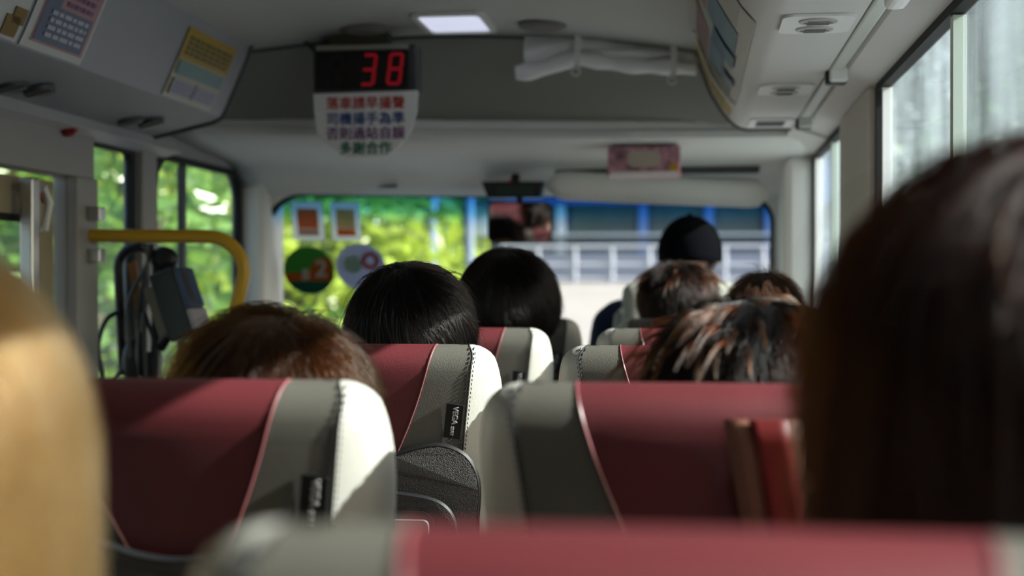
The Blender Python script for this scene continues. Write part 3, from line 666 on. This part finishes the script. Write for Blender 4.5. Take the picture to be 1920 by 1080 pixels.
# driver seat
t = thing('driver_seat', 'pale grey driver seat with headrest behind the capped driver', 'driver seat', (-.03, 4.02, 0))
M_ds = mat('driver_seat_fabric', (.27,.28,.26), .6, .3, bump=.2, bscale=300)
b = MB(); b.box((-.03, 4.09, .80), (.40, .11, .66), rot=Matrix.Rotation(R(-8), 3, 'X'), bev=.045); b.build('backrest', M_ds, t, True)
b = MB(); b.box((-.03, 4.02, 1.115), (.34, .09, .17), rot=Matrix.Rotation(R(-8), 3, 'X'), bev=.04); b.build('headrest', mat('driver_headrest', (.40,.41,.36), .6, .3), t, True)
b = MB(); b.box((-.03, 4.33, .50), (.46, .44, .13), bev=.04); b.build('seat_cushion', M_ds, t, True)
b = MB(); b.box((-.03, 4.33, .22), (.36, .36, .44), bev=.02); b.build('seat_base', M_dark, t)

# red and tan strip down the back of the seat in front
t = thing('strap', 'red strip with tan edges down the seat back beside the large dark head', 'strap', (.06, 1.19, 1.0))
def edged_strip(x0, x1, off, m, nm):
    rows = []
    for k, z in enumerate(np.linspace(1.085, .86, 12)):
        f = k/11; cx = .056 + .040*f; r = []
        for u in np.linspace(x0, x1, 5): x = cx + u; r.append(Vector((x, s_line(z) + 1.21 + .3*(x-SX_R)**2 - off, z)))
        rows.append(r)
    b = MB(); b.grid(rows); return b.build(nm, m, t, True, thick=.0015)
edged_strip(-.031, .033, .008, mat('strip_tan', (.22,.085,.05), .6), 'tan_band'); edged_strip(-.010, .022, .0105, mat('strip_red', (.13,.001,.001), .5), 'red_band')

# ------------------------------------------------------------------ people
def capset(b, segs):
    for a, c, ra, rb in segs: b.capsule(a, c, ra, rb, 14)
def remesh(b, vox, name, smooth=5):
    me = bpy.data.meshes.new(name); b.bm.to_mesh(me); b.bm.free()
    o = bpy.data.objects.new('tmp', me); COL.objects.link(o)
    m = o.modifiers.new('r', 'REMESH'); m.mode = 'VOXEL'; m.voxel_size = vox
    m2 = o.modifiers.new('s', 'SMOOTH'); m2.factor = .5; m2.iterations = smooth
    dg = bpy.context.evaluated_depsgraph_get(); out = bpy.data.meshes.new_from_object(o.evaluated_get(dg))
    bpy.data.objects.remove(o); bpy.data.meshes.remove(me); out.name = name; out.shade_smooth(); return out
def person(label, C, hip, yaw=0, tilt=0, shirt=(.05,.05,.06), pants=(.03,.035,.05), driving=False, headscale=1.0, earx=.079, wide=1.0, legdir=(0, .40)):
    C = Vector(C); H = Vector(hip); V = Vector
    root_loc = V((H.x, H.y, 0))
    t = thing('person', label, 'person', root_loc)
    Rm = Matrix.Rotation(R(yaw), 3, 'Z') @ Matrix.Rotation(R(tilt), 3, 'Y')
    def hp(x, y, z): return C + Rm @ (V((x, y, z))*headscale)
    N = C + V((0, -.012, -.165)); Sh = N + V(((H.x-C.x)*.6, .02, -.06 if not driving else -.03))
    chest = Sh.lerp(H, .35) + V((0, .015, 0)); belly = Sh.lerp(H, .72) + V((0, .01, 0))
    segs = []
    tor = [(Sh + V((-.135*wide,0,-.01)), Sh + V((.135*wide,0,-.01)), .062, .062), (Sh + V((-.08,.01,-.08)), Sh + V((.08,.01,-.08)), .098, .098),
           (chest + V((-.075,0,0)), chest + V((.075,0,0)), .103, .103), (belly + V((-.065,0,0)), belly + V((.065,0,0)), .105, .105),
           (H + V((-.075,-.02,.01)), H + V((.075,-.02,.01)), .105, .105), (N + V((0,.0,-.07)), N + V((0,.01,.0)), .075, .056)]
    arms, fore, legs, shins, feet, hands = [], [], [], [], [], []
    for s in (-1, 1):
        s0 = Sh + V((s*.155*wide, 0, -.02))
        if driving: e = s0 + V((s*.05, .16, -.19)); w = V((H.x + s*.15, H.y+.20, .98))
        else: e = s0 + V((s*.035, .06, -.25)); w = V((H.x + s*.095, H.y+.20, H.z+.135))
        arms.append((s0, e, .052, .042)); fore.append((e, w, .040, .028))
        d = (w-e).normalized() if driving else V((0, .96, -.10)).normalized(); side = V((1,0,0)); nrm = side.cross(d).normalized()
        pc = w + d*.055
        for u in (-.026, -.009, .009, .026): hands.append((w + side*u*.7 + d*.01, w + d*.09 + side*u, .014, .012))
        for q, (u, ln) in enumerate(((-.030,.060), (-.010,.074), (.010,.078), (.030,.070)) if s < 0 else ((-.030,.070), (-.010,.078), (.010,.074), (.030,.060))):
            p0 = w + d*.09 + side*u; p1 = p0 + d*ln*.5 - nrm*.006*0 + V((0,0,-.006)); p2 = p1 + d*ln*.4 + V((0,0,-.022))
            hands.append((p0, p1, .0095, .0085)); hands.append((p1, p2, .0085, .007))
        th0 = w + d*.03 + side*(-s)*.028; th1 = th0 + (d*.035 + side*(-s)*.028); hands.append((th0, th1, .012, .010)); hands.append((th1, th1 + d*.030 + V((0,0,-.006)), .010, .008))
        k = H + V((s*.10 + legdir[0], legdir[1], .02)); a = V((H.x + s*.10 + legdir[0], H.y+legdir[1], .10))
        legs.append((H + V((s*.085, 0, 0)), k, .080, .056)); shins.append((k, a, .054, .038)); feet.append((a + V((0,-.03,-.055)), a + V((0,.15,-.065)), .040, .030))
    b = MB(); capset(b, tor + arms + fore + legs + shins + hands); capset(b, [(f[0], f[1], f[2]*.8, f[3]*.8) for f in feet])
    # head: skull, jaw, nose, brow, lips, ears
    b.ball(hp(0, -.008, .004), V((.072, .090, .088))*headscale, 24, Rm); b.ball(hp(0, .030, -.045), V((.058, .062, .072))*headscale, 20, Rm)
    b.capsule(hp(0, .088, .015), hp(0, .108, -.022), .009*headscale, .015*headscale); b.capsule(hp(-.035, .080, .030), hp(.035, .080, .030), .011, .011)
    b.capsule(hp(-.018, .086, -.056), hp(.018, .086, -.056), .008, .008); b.capsule(hp(0, .078, -.098), hp(0, .070, -.10), .018, .016)
    for s in (-1, 1):
        b.ball(hp(s*earx, -.005, -.005), V((.009, .020, .032))*headscale, 12, Rm); b.ball(hp(s*.04, .062, -.03), V((.028,.026,.03))*headscale, 12, Rm)
    b.capsule(N + V((0,0,-.03)), hp(0, -.015, -.06), .056, .055)
    me = remesh(b, .0075, 'person_body'); me.transform(Matrix.Translation(-root_loc)); me.materials.clear(); me.materials.append(M_skin); me.materials.append(M_eye)
    bm = bmesh.new(); bm.from_mesh(me); nf = len(bm.faces)
    for s in (-1, 1):
        q = bmesh.ops.create_uvsphere(bm, u_segments=12, v_segments=8, radius=.011*headscale, matrix=Matrix.Translation(hp(s*.031, .083, .010) - root_loc))
    bm.faces.ensure_lookup_table()
    for f in bm.faces[nf:]: f.material_index = 1; f.smooth = True
    bm.to_mesh(me); bm.free()
    o = bpy.data.objects.new('body', me); COL.objects.link(o); o.parent = t
    def cloth(name, segs, col, grow):
        b = MB(); capset(b, [(a, c, ra+grow, rb+grow) for a, c, ra, rb in segs]); me = remesh(b, .010, name, 6); me.transform(Matrix.Translation(-root_loc))
        me.materials.clear(); me.materials.append(mat('fabric_%02d%02d%02d' % tuple(int(99*min(1, c)) for c in col), col, .85, .2, bump=.3, bscale=400))
        o = bpy.data.objects.new(name, me); COL.objects.link(o); o.parent = t; return o
    cut = [(a, a.lerp(c, .9), ra, rb) for a, c, ra, rb in fore]
    cloth('shirt', tor[:5] + [(N + V((0,0,-.06)), N + V((0,.003,-.035)), .075, .062)] + arms + cut, shirt, .011)
    cloth('trousers', [(H + V((-.075,-.02,-.01)), H + V((.075,-.02,-.01)), .108, .108)] + legs + [(a, a.lerp(c, .88), ra, rb+.006) for a, c, ra, rb in shins], pants, .013)
    for f in feet:
        b = MB(); capset(b, [(f[0], f[1], f[2]+.006, f[3]+.008)]); b.build('shoe', M_black, t, True)
    return t, C, Rm, root_loc

def hair_dirs(n):
    d = rng.normal(size=(n*3, 3)); d /= np.linalg.norm(d, axis=1)[:, None]; return d
def zlimit(d, front=.42, side=-.30, back=-.85):
    hy = d[:, 1]/np.maximum(1e-5, np.hypot(d[:, 0], d[:, 1]))
    return np.where(hy > 0, side + (front-side)*hy**1.2, side + (back-side)*(-hy)**.8)
def make_hair(pt, radii, hm, capm, n=5000, length=.09, thick=.012, swirl=.25, clump=.55, nclump=140, messy=.006, spike=0.0, fly=0.03, drop=0.0, rad=.00030, zfree=-9, lim=(.42,-.30,-.85), crown=(.0,-.30,.95), part=None, caps=.965, K=11, spikedir=(0,0,0)):
    t, C, Rm, rl = pt; radii = np.array(radii); Rn = np.array(Rm); Cn = np.array(C - rl)
    def rr(d): return 1/np.sqrt(((d/radii)**2).sum(-1))
    # solid under-layer
    nu, nv = 44, 30; rows = []
    for j in range(nv+1):
        ph = math.pi*j/nv; row = []
        for i in range(nu):
            th = 2*math.pi*i/nu; d = np.array([math.sin(ph)*math.sin(th), math.sin(ph)*math.cos(th), math.cos(ph)])
            zl = float(zlimit(d[None], *lim)[0]); r = rr(d)*caps*(1 + .012*math.sin(9*th+3*ph) + .01*math.sin(17*th-5*ph))
            p = d*r
            if d[2] < zl:
                if drop and d[1] < .35:      # long hair: wall of hair hanging straight down
                    zr = zl*radii[2]; dd = min(drop, (zr - p[2])*3.0); hz = np.array([d[0], d[1]]); hz = hz/max(1e-4, np.linalg.norm(hz)); 
                    rad_h = 1/np.sqrt(((hz/radii[:2])**2).sum()); tt = (zr-p[2])/max(1e-4, zr+radii[2]); p = np.array([hz[0]*rad_h*caps*(1-.9*max(0,(tt-.85)/.15)), hz[1]*rad_h*caps*(1-.9*max(0,(tt-.85)/.15)), zr - drop*min(1, tt/.85)])
                else: p = p*max(.55, 1 - (zl-d[2])*1.6)
            row.append(Cn + Rn @ p)
        rows.append(row + [row[0]])
    b = MB(); b.grid([[Vector(p) for p in r] for r in rows]); bmesh.ops.remove_doubles(b.bm, verts=b.bm.verts, dist=1e-5)
    cap = b.build('hair', capm, t, True, world=False, sharp=180)
    # strands
    d = hair_dirs(n); d = d[d[:, 2] > zlimit(d, *lim)][:n]; n = len(d)
    c = np.array(crown, float); c /= np.linalg.norm(c)
    L = length*rng.uniform(.65, 1.15, n); layer = thick*rng.uniform(0, 1, n)**1.3; sw = swirl*rng.normal(.5, .7, n)
    pos = np.zeros((n, K, 3)); cur = d.copy(); free = None; low = zlimit(d, *lim)
    top_w = np.clip((d[:, 2]-.35)/.5, 0, 1)
    for k in range(K):
        r = rr(cur); s = k/(K-1)
        lift = layer*(.4 + .6*s) + spike*top_w*math.sin(min(1, s*1.15)*math.pi*.62)
        p = cur*(r*.985 + lift)[:, None]
        if k and zfree > -5:
            m = cur[:, 2] < zfree
            step = (L/(K-1))
            pf = pos[:, k-1] + np.c_[np.zeros(n), np.zeros(n), -step]; p[m] = pf[m]
        pos[:, k] = p
        tg = cur*(cur@c)[:, None] - c; tg /= np.maximum(1e-4, np.linalg.norm(tg, axis=1))[:, None]
        tg2 = tg*np.cos(sw)[:, None] + np.cross(cur, tg)*np.sin(sw)[:, None]
        if any(spikedir): tg2 = tg2 + np.array(spikedir)*top_w[:, None]
        step = (L/(K-1)/r)
        nx = cur + tg2*step[:, None]; nx /= np.linalg.norm(nx, axis=1)[:, None]
        if zfree < -5:
            lowk = nx[:, 2] < (zlimit(nx, *lim) - .15); nx[lowk] = cur[lowk]*.97 + nx[lowk]*.03; nx /= np.linalg.norm(nx, axis=1)[:, None]
        cur = nx
    # clumps
    gi = rng.choice(n, nclump, replace=False); near = np.argmin(((d[:, None] - d[gi][None])**2).sum(-1), axis=1)
    sK = np.linspace(0, 1, K)[None, :, None]; cl = clump*rng.uniform(.4, 1.0, n)[:, None, None]
    g = pos[gi][near]; pos = pos + (g - pos)*cl*sK**1.4
    pos += rng.normal(size=(n, 1, 3))*messy*sK + rng.normal(size=(n, K, 3))*messy*.12*sK
    fm = rng.random(n) < fly
    pos[fm] += (d[fm][:, None]*rng.uniform(.3, 1, fm.sum())[:, None, None]*.022*sK**1.2)
    pos = pos @ Rn.T + Cn
    cu = bpy.data.hair_curves.new('hair_strands'); cu.add_curves([K]*n)
    cu.points.foreach_set('position', pos.astype(np.float32).ravel())
    ra = cu.attributes.get('radius') or cu.attributes.new('radius', 'FLOAT', 'POINT')
    w = (rad*(1.0 - .75*np.linspace(0, 1, K)**1.5))[None]*rng.uniform(.7, 1.3, n)[:, None]
    ra.data.foreach_set('value', w.astype(np.float32).ravel())
    cu.materials.append(hm); o = bpy.data.objects.new('hair_strands', cu); COL.objects.link(o); o.parent = cap
    return cap
H_black = hair_mat('hair_black', 1.0, .3, .18); H_dbrown = hair_mat('hair_dark_brown', .95, .7, .17)
H_warm = hair_mat('hair_warm_dark', .86, .8, .22); H_brown = hair_mat('hair_brown', .70, .35, .2); H_blonde = hair_mat('hair_blonde', .20, .38, .3); H_grey = hair_mat('hair_greying', .80, .35, .3)
C_black = mat('scalp_black', (.006,.005,.005), .6, .3); C_brown = mat('scalp_brown', (.028,.016,.010), .7, .2); C_blonde = mat('scalp_blonde', (.20,.12,.05), .7, .2)

H_tuft = hair_mat('hair_sunlit_brown', .66, .7, .16)  # lighter brown puts sunlit highlights into the tuft colour
def tufts(pt, cap, radii, hm, locks, per, length, zmin, seed):
    r = np.random.default_rng(seed); t, C, Rm, rl = pt; Cn = np.array(C - rl); K = 10; P_ = []; rd = np.array(radii)
    for _ in range(locks):
        while True:
            d = r.normal(size=3); d /= np.linalg.norm(d)
            if d[2] > zmin: break
        root = d/np.sqrt(((d/rd)**2).sum())*.98; out = np.array([d[0]*.8, d[1]*.6-.25, .0]) + r.normal(size=3)*.35; out[2] = 0; out /= max(.3, np.linalg.norm(out))
        L = length*r.uniform(.6, 1.25); rise = r.uniform(.15, .55); sp = r.uniform(.003, .007)
        for _ in range(per):
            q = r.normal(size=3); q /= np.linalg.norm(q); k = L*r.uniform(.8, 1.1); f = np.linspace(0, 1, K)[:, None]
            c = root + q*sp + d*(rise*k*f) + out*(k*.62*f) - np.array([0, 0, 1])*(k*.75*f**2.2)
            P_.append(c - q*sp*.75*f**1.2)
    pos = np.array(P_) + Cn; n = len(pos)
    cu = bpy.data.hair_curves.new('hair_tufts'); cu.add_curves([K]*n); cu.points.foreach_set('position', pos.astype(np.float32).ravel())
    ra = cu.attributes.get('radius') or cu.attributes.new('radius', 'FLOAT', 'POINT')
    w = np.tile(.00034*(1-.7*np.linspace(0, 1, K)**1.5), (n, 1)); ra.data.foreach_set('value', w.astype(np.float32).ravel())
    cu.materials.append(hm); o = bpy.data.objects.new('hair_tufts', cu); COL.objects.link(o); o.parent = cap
def hipof(x, y0, z=.545): return (x, y0+.40, z)
# row 0, right: big dark head close to the camera
p = person('person with large blurred dark hair, closest passenger at the window side', P(.172, .72, -.056), hipof(.05, .46), 0, 0, (.02,.02,.022), headscale=1.02)
make_hair(p, (.110, .118, .126), H_warm, C_black, 5200, .17, .016, .25, .5, 150, .007, .004, .10, .12, .00034, -.15, (.35,-.75,-.9))
# row 0, left: long blonde hair
p = person('person with long straight blonde hair, blurred at the left edge', P(-.411, .665, -.084), hipof(-.45, .46), 0, 0, (.10,.09,.08))
make_hair(p, (.107, .102, .114), H_blonde, C_blonde, 5200, .42, .014, .1, .45, 110, .006, 0, .04, .26, .00034, -.05, (.35,-.25,-.3), K=14)
# row 1, left: tousled brown hair
p = person('person with tousled brown hair, sunlit on one side, behind the ticket stand', P(-.437, 1.45, -.137), hipof(SX_L, 1.21), 10, 4, (.15,.14,.13))
make_hair(p, (.104, .112, .108), H_brown, C_brown, 7500, .12, .014, .35, .65, 120, .008, .006, .05, crown=(.12,-.35,.92), lim=(.42,-.45,-.85))
# row 2, left: short black hair in focus
p = person('person with smooth short black hair, sharp in the middle of the bus', P(-.443, 2.21, -.075), hipof(SX_L, 1.96), -4, 0, (.05,.05,.055))
cp = make_hair(p, (.100, .108, .108), H_black, C_black, 10500, .12, .008, .28, .6, 210, .004, 0, .045, crown=(-.03,-.42,.9))
tufts(p, cp, (.100, .108, .108), H_black, 16, 5, .060, .80, 21)
# row 1, right: wet spiky dark hair
p = person('person with wet spiky dark hair in front of the red strip', P(.058, 1.46, -.115), hipof(SX_R+.02, 1.21), -6, 0, (.04,.04,.05))
cp = make_hair(p, (.102, .110, .098), H_black, C_black, 6500, .10, .009, .3, .7, 110, .006, .006, .03, crown=(.05,-.15,.98), lim=(.42,-.30,-.7))
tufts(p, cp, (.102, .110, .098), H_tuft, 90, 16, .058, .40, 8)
# row 3, left: dark hair under the mirror
p = person('person with rounded dark hair below the rear-view mirror', P(-.388, 2.98, -.045), hipof(SX_L+.03, 2.71), 4, 0, (.06,.05,.05))
make_hair(p, (.106, .112, .120), H_black, C_black, 8000, .12, .009, .25, .5, 180, .005, 0, .02, crown=(-.02,-.35,.92))
# row 4, right: tufts coloured as if sunlit
p = person('person with short dark hair standing up in sunlit brown tufts, right behind the driver', P(-.040, 3.70, -.045), hipof(SX_R, 3.46), -8, 0, (.07,.06,.06), legdir=(-.29, .27))
cp = make_hair(p, (.100, .104, .098), H_dbrown, C_black, 5000, .08, .010, .3, .7, 90, .006, .006, .03, crown=(.03,-.1,.98))
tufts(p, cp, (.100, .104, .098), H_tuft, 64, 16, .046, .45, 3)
# row 3, right: thin greying hair
p = person('person with thin greying short hair close to the side window pillar', P(.145, 2.96, -.076), hipof(SX_R+.05, 2.71), 0, 0, (.06,.06,.065))
make_hair(p, (.078, .098, .100), H_grey, C_brown, 3000, .06, .006, .3, .3, 120, .006, .006, .10)
# driver with cap
p = person('person driving in a dark cap and navy top, seen from behind', P(-.010, 4.27, .085), (-.03, 4.38, .66), 0, 0, (.008,.013,.035), driving=True, wide=1.42)
make_hair(p, (.080, .092, .095), H_black, C_black, 1500, .05, .004, .3, .3, 80, .003, lim=(.4,-.3,-.7))
t, C, Rm, rl = p
b = MB(); rows = []
for j in range(15):
    ph = R(100)*j/14; rows.append([(C-rl) + Vector((.094*math.sin(ph)*math.sin(a), -.004+.108*math.sin(ph)*math.cos(a), .006+.108*math.cos(ph)**(1 if ph < 1.57 else 1) if ph < R(90) else .006-.03*(ph-R(90))/R(10))) for a in np.linspace(0, 2*math.pi, 33)])
b.grid(rows); bmesh.ops.remove_doubles(b.bm, verts=b.bm.verts, dist=1e-5); M_cap = mat('cap_fabric', (.0015,.0018,.003), .95, .05)
cp = b.build('cap', M_cap, t, True, world=False, thick=.004, sharp=180)
b = MB(); b.grid([[(C-rl) + Vector((.090*math.sin(a), -.004 + .104*math.cos(a) + (k-1)*.13*math.cos(a), -.0-.03*(k-1))) for a in np.linspace(-1.2, 1.2, 15)] for k in (1.0, 1.3, 1.6)])
b.build('cap_brim', M_cap, cp, True, world=False, thick=.004)
b = MB(); b.ball(tuple((C-rl) + Vector((0,-.004,.115))), .008, 10); b.build('cap_button', M_cap, cp, True, world=False)
# steering wheel held by the driver
t = thing('steering_wheel', 'black steering wheel in front of the driver', 'steering wheel', (-.03, 4.66, .95), rot=(R(-50), 0, 0))
b = MB(); b.tube([(.19*math.cos(a), .19*math.sin(a), 0) for a in np.linspace(0, 2*math.pi, 33)], .014, 8, cap=False); b.build('rim', M_black, t, True, world=False)
b = MB(); b.ball((0,0,-.02), (.06,.05,.03), 14); b.tube([(-.19,0,0),(0,0,-.02),(.19,0,0)], .012, 8); b.tube([(0,0,-.02),(0,0,-.25)], .025, 10); b.build('hub', M_black, t, True, world=False)

# ------------------------------------------------------------------ the street outside
GZ = -.62
M_road = mat('concrete_road', (.27,.262,.255), .8, .2, bump=.3, bscale=20, vary=.06, vscale=1.5)
b = MB(); b.box((0, 20, GZ-.1), (120, 140, .2)); struct('ground', b, mat('asphalt', (.16,.16,.155), .9, .2, vary=.2, vscale=2))
b = MB(); b.prism([(-3.3, 7.0, GZ-.05), (-3.3, 24.0, GZ-.05), (-3.3, 24.0, EYE+.02)], (16, 0, 0)); struct('road', b, M_road)
# blue-grey building across the end of the road
t = thing('building', 'blue and grey building with wide windows beyond the windscreen', 'building', (2.5, 25.0, GZ))
M_bl = mat('blue_cladding', (.05,.12,.32), .5, .4); M_bw = mat('pale_blue_panel', (.30,.36,.44), .5, .4); M_bg = mat('building_glass', (.03,.055,.06), .15, .6)
b = MB(); b.box((-.6, 27.0, 3.2), (7.0, 3.0, 7.6)); b.build('wall', mat('grey_cladding', (.075,.10,.16), .6, .3), t)
b = MB(); b.box((-.6, 25.4, 2.95), (7.0, .3, .70)); b.build('fascia', M_bl, t)
b = MB(); b.box((-.6, 25.42, 1.75), (7.0, .2, .50)); b.build('lower_band', mat('slate_band', (.05,.075,.11), .5), t)
b = MB(); b.box((-.6, 25.36, 2.05), (7.0, .3, .05)); b.build('sill', M_bw, t)
for k, (x0, x1) in enumerate(((-2.15, -1.0), (-.75, .15), (.40, 1.15), (1.5, 2.6))):
    b = MB(); b.box(((x0+x1)/2, 25.45, 2.34), (x1-x0, .16, .50)); w_ = b.build('window', M_bg, t)
for x in (-3.8, -2.35, -.88, .28, 1.32, 2.75):
    b = MB(); b.box((x, 25.36, 2.2), (.16 if x > -3 else .30, .2, 1.5)); b.build('column', M_bw if x < -2 else M_bl, t)
b = MB(); b.box((-3.1, 25.38, 2.62), (1.1, .16, .5)); b.build('green_panel', mat('green_panel', (.12,.50,.30), .5), t)
t = thing('railing', 'pale metal railing along the top of the white road', 'railing', (1.5, 23.7, EYE))
b = MB()
for h in (.60, .30, .06): b.tube([(-3.2, 23.7, EYE+h), (3.0, 23.7, EYE+h)], .030, 8)
b.build('rail', mat('railing_paint', (.33,.36,.43), .4, .5), t, True)
for x in np.arange(-3.2, 3.1, .62):
    b = MB(); b.tube([(x, 23.7, EYE-.05), (x, 23.7, EYE+.62)], .035, 8); b.build('post', MATS['railing_paint'], t, True)
b = MB(); b.box((-.1, 24.1, EYE+.26), (6.2, .06, .48)); b.build('panel', mat('railing_panel', (.17,.20,.28), .6), t)
for x, y, r_, lab in ((-3.72, 20, .10, 'blue grey lamp post beyond the windscreen, left of two'), (-3.25, 20.5, .085, 'blue grey lamp post beyond the windscreen, right of two')):
    t = thing('lamp_post', lab, 'lamp post', (x, y, GZ), 'lamp posts beyond the windscreen')
    b = MB(); b.tube([(x, y, GZ), (x, y, 5.2), (x+.5, y, 5.6), (x+1.2, y, 5.65)], [r_, r_*.8, r_*.6, r_*.5], 12); b.build('pole', mat('post_blue', (.12,.17,.24), .5), t, True)
    b = MB(); b.box((x+1.4, y, 5.64), (.6, .2, .1), bev=.03); b.build('lamp_head', M_bw, t)
t = thing('pale_building', 'pale concrete building rising behind the trees on the door side', 'building', (-19, 27, GZ))
b = MB(); b.box((-19, 27, 4), (5, 8, 9.4)); b.build('wall', mat('pale_concrete', (.55,.54,.52), .8, .2, vary=.1, vscale=.6), t)
b = MB(); 
for k in range(6): b.box((-16.48, 25+k*1.0, 4.5), (.06, .5, 6))
b.build('window_strip', M_bg, t)

# trees and bushes
def leaf_mat(name, c, tr):
    m = bpy.data.materials.new(name); m.use_nodes = True; n = m.node_tree; n.nodes.clear(); L = n.links.new
    o = n.nodes.new('ShaderNodeOutputMaterial'); a = n.nodes.new('ShaderNodeBsdfDiffuse'); t = n.nodes.new('ShaderNodeBsdfTranslucent'); g = n.nodes.new('ShaderNodeBsdfGlossy'); g.inputs['Roughness'].default_value = .35
    at = n.nodes.new('ShaderNodeTexCoord'); nz = n.nodes.new('ShaderNodeTexNoise'); nz.inputs['Scale'].default_value = 2.5; cr = n.nodes.new('ShaderNodeValToRGB')
    cr.color_ramp.elements[0].position = .35; cr.color_ramp.elements[1].position = .65
    cr.color_ramp.elements[0].color = (*[x*.6 for x in c], 1); cr.color_ramp.elements[1].color = (*[min(1, x*1.25) for x in c], 1)
    L(at.outputs['Object'], nz.inputs['Vector']); L(nz.outputs['Fac'], cr.inputs[0]); L(cr.outputs[0], a.inputs[0]); t.inputs[0].default_value = (*tr, 1)
    m1 = n.nodes.new('ShaderNodeMixShader'); m1.inputs[0].default_value = .45; L(a.outputs[0], m1.inputs[1]); L(t.outputs[0], m1.inputs[2])
    m2 = n.nodes.new('ShaderNodeMixShader'); m2.inputs[0].default_value = .06; L(m1.outputs[0], m2.inputs[1]); L(g.outputs[0], m2.inputs[2]); L(m2.outputs[0], o.inputs[0]); return m
M_leaf = [leaf_mat('leaf_yellow_green', (.24,.34,.04), (.32,.44,.035)), leaf_mat('leaf_green', (.11,.23,.04), (.18,.34,.035)), leaf_mat('leaf_dark', (.05,.13,.03), (.08,.18,.03))]
M_bark = mat('bark', (.10,.075,.05), .9, .2, bump=.6, bscale=30)
def crown_mesh(name, blobs, n, ls, m):
    pts = []; tot = sum(b[1][0]*b[1][2] for b in blobs)
    for c, r in blobs:
        k = int(n*r[0]*r[2]/tot); d = rng.normal(size=(k, 3)); d /= np.linalg.norm(d, axis=1)[:, None]
        pts.append(np.array(c) + d*np.array(r)*(rng.uniform(.35, 1, (k, 1))**.5))
    p = np.vstack(pts); k = len(p)
    a = rng.normal(size=(k, 3)); a[:, 2] *= .5; a /= np.linalg.norm(a, axis=1)[:, None]; bb = np.cross(a, rng.normal(size=(k, 3))); bb /= np.linalg.norm(bb, axis=1)[:, None]
    s = ls*rng.uniform(.6, 1.3, (k, 1)); v = np.stack([p - a*s, p + bb*s*.42 - a*s*.1, p + a*s, p - bb*s*.42 - a*s*.1], 1).reshape(-1, 3)
    me = bpy.data.meshes.new(name); me.from_pydata(v.tolist(), [], np.arange(4*k).reshape(-1, 4).tolist()); me.materials.append(m)
    return me
def tree(x, y, h, r, mi, n, ls, label, cat='tree', low=.0):
    t = thing('tree' if cat == 'tree' else 'bush', label, cat, (x, y, GZ), 'trees outside the bus' if cat == 'tree' else 'bushes outside the bus')
    rr = random.Random(int(x*100+y*7)); blobs = []
    for k in range(9):
        a = rr.uniform(0, 6.28); q = rr.uniform(.1, .75)*r; z = rr.uniform(low, 1)
        blobs.append(((q*math.cos(a), q*math.sin(a), h*(.28+.62*z) if cat == 'tree' else h*(.25+.5*z)), (r*rr.uniform(.4, .62), r*rr.uniform(.4, .62), h*rr.uniform(.16, .26))))
    o = bpy.data.objects.new('crown', crown_mesh('crown', blobs, n, ls, M_leaf[mi])); COL.objects.link(o); o.parent = t
    b = MB(); b.tube([(0,0,-.05), (.05*r,0,h*.3), (-.04*r,.05*r,h*.7)], [.09*r**.5, .07*r**.5, .03], 8)
    for k in range(4):
        a = k*1.6+rr.random(); b.tube([(.05*r, 0, h*(.28+.08*k)), (r*.5*math.cos(a), r*.5*math.sin(a), h*(.5+.09*k))], [.04*r**.5, .015], 6)
    b.build('trunk', M_bark, t, True, world=False)
TR = [(-4.3, 9.2, 4.6, 1.5, 1, 2600, .11, 'green tree close outside the door window'),
      (-5.4, 12.0, 5.4, 1.9, 0, 2800, .13, 'yellow green tree seen through the door-side windows'),
      (-4.6, 15.4, 5.0, 1.9, 0, 2600, .14, 'bright yellow green tree seen through the foremost side window'),
      (-7.2, 15.2, 6.4, 2.3, 1, 2600, .16, 'tall green tree behind the yellow green ones on the door side'),
      (-5.6, 18.4, 5.4, 2.0, 0, 2800, .16, 'bright tree behind the two permit cards'),
      (-6.2, 22.5, 7.6, 2.8, 1, 3000, .18, 'tall green tree behind the round stickers'),
      (-3.9, 25.5, 6.4, 2.0, 0, 2600, .18, 'yellow green tree left of the lamp posts beyond the windscreen'),
      (-9.5, 20.5, 6.6, 2.8, 2, 2600, .2, 'dark green tree far back on the door side'),
      (-7.8, 30.0, 9.5, 3.4, 2, 3000, .24, 'dark tall tree farthest beyond the windscreen')]
for a in TR: tree(*a)
for a in ((-3.7, 11.0, 2.0, 1.3, 0, 1500, .10, 'low bright bush beside the road under the near trees', 'bush'), (-4.2, 13.4, 2.0, 1.3, 1, 1500, .11, 'low green bush beside the road, second from the door', 'bush'),
          (-3.5, 16.9, 2.2, 1.5, 0, 1600, .12, 'low yellow green bush at the foot of the white ramp', 'bush'), (-3.9, 22.0, 2.9, 1.4, 0, 1600, .13, 'rounded bright bush below the lamp posts', 'bush')): tree(*a)
for a in ((5.6, 31.0, 10.5, 2.6, 2, 3200, .26, 'dark green tree beyond the dusty side window, left of the two near ones'), (9.6, 33.0, 12.0, 3.2, 1, 3200, .28, 'tall green tree beyond the dusty side window, right of the two near ones'), (7.6, 42.0, 15.0, 4.2, 2, 3200, .36, 'tall dark tree farthest beyond the dusty side window')): tree(*a)
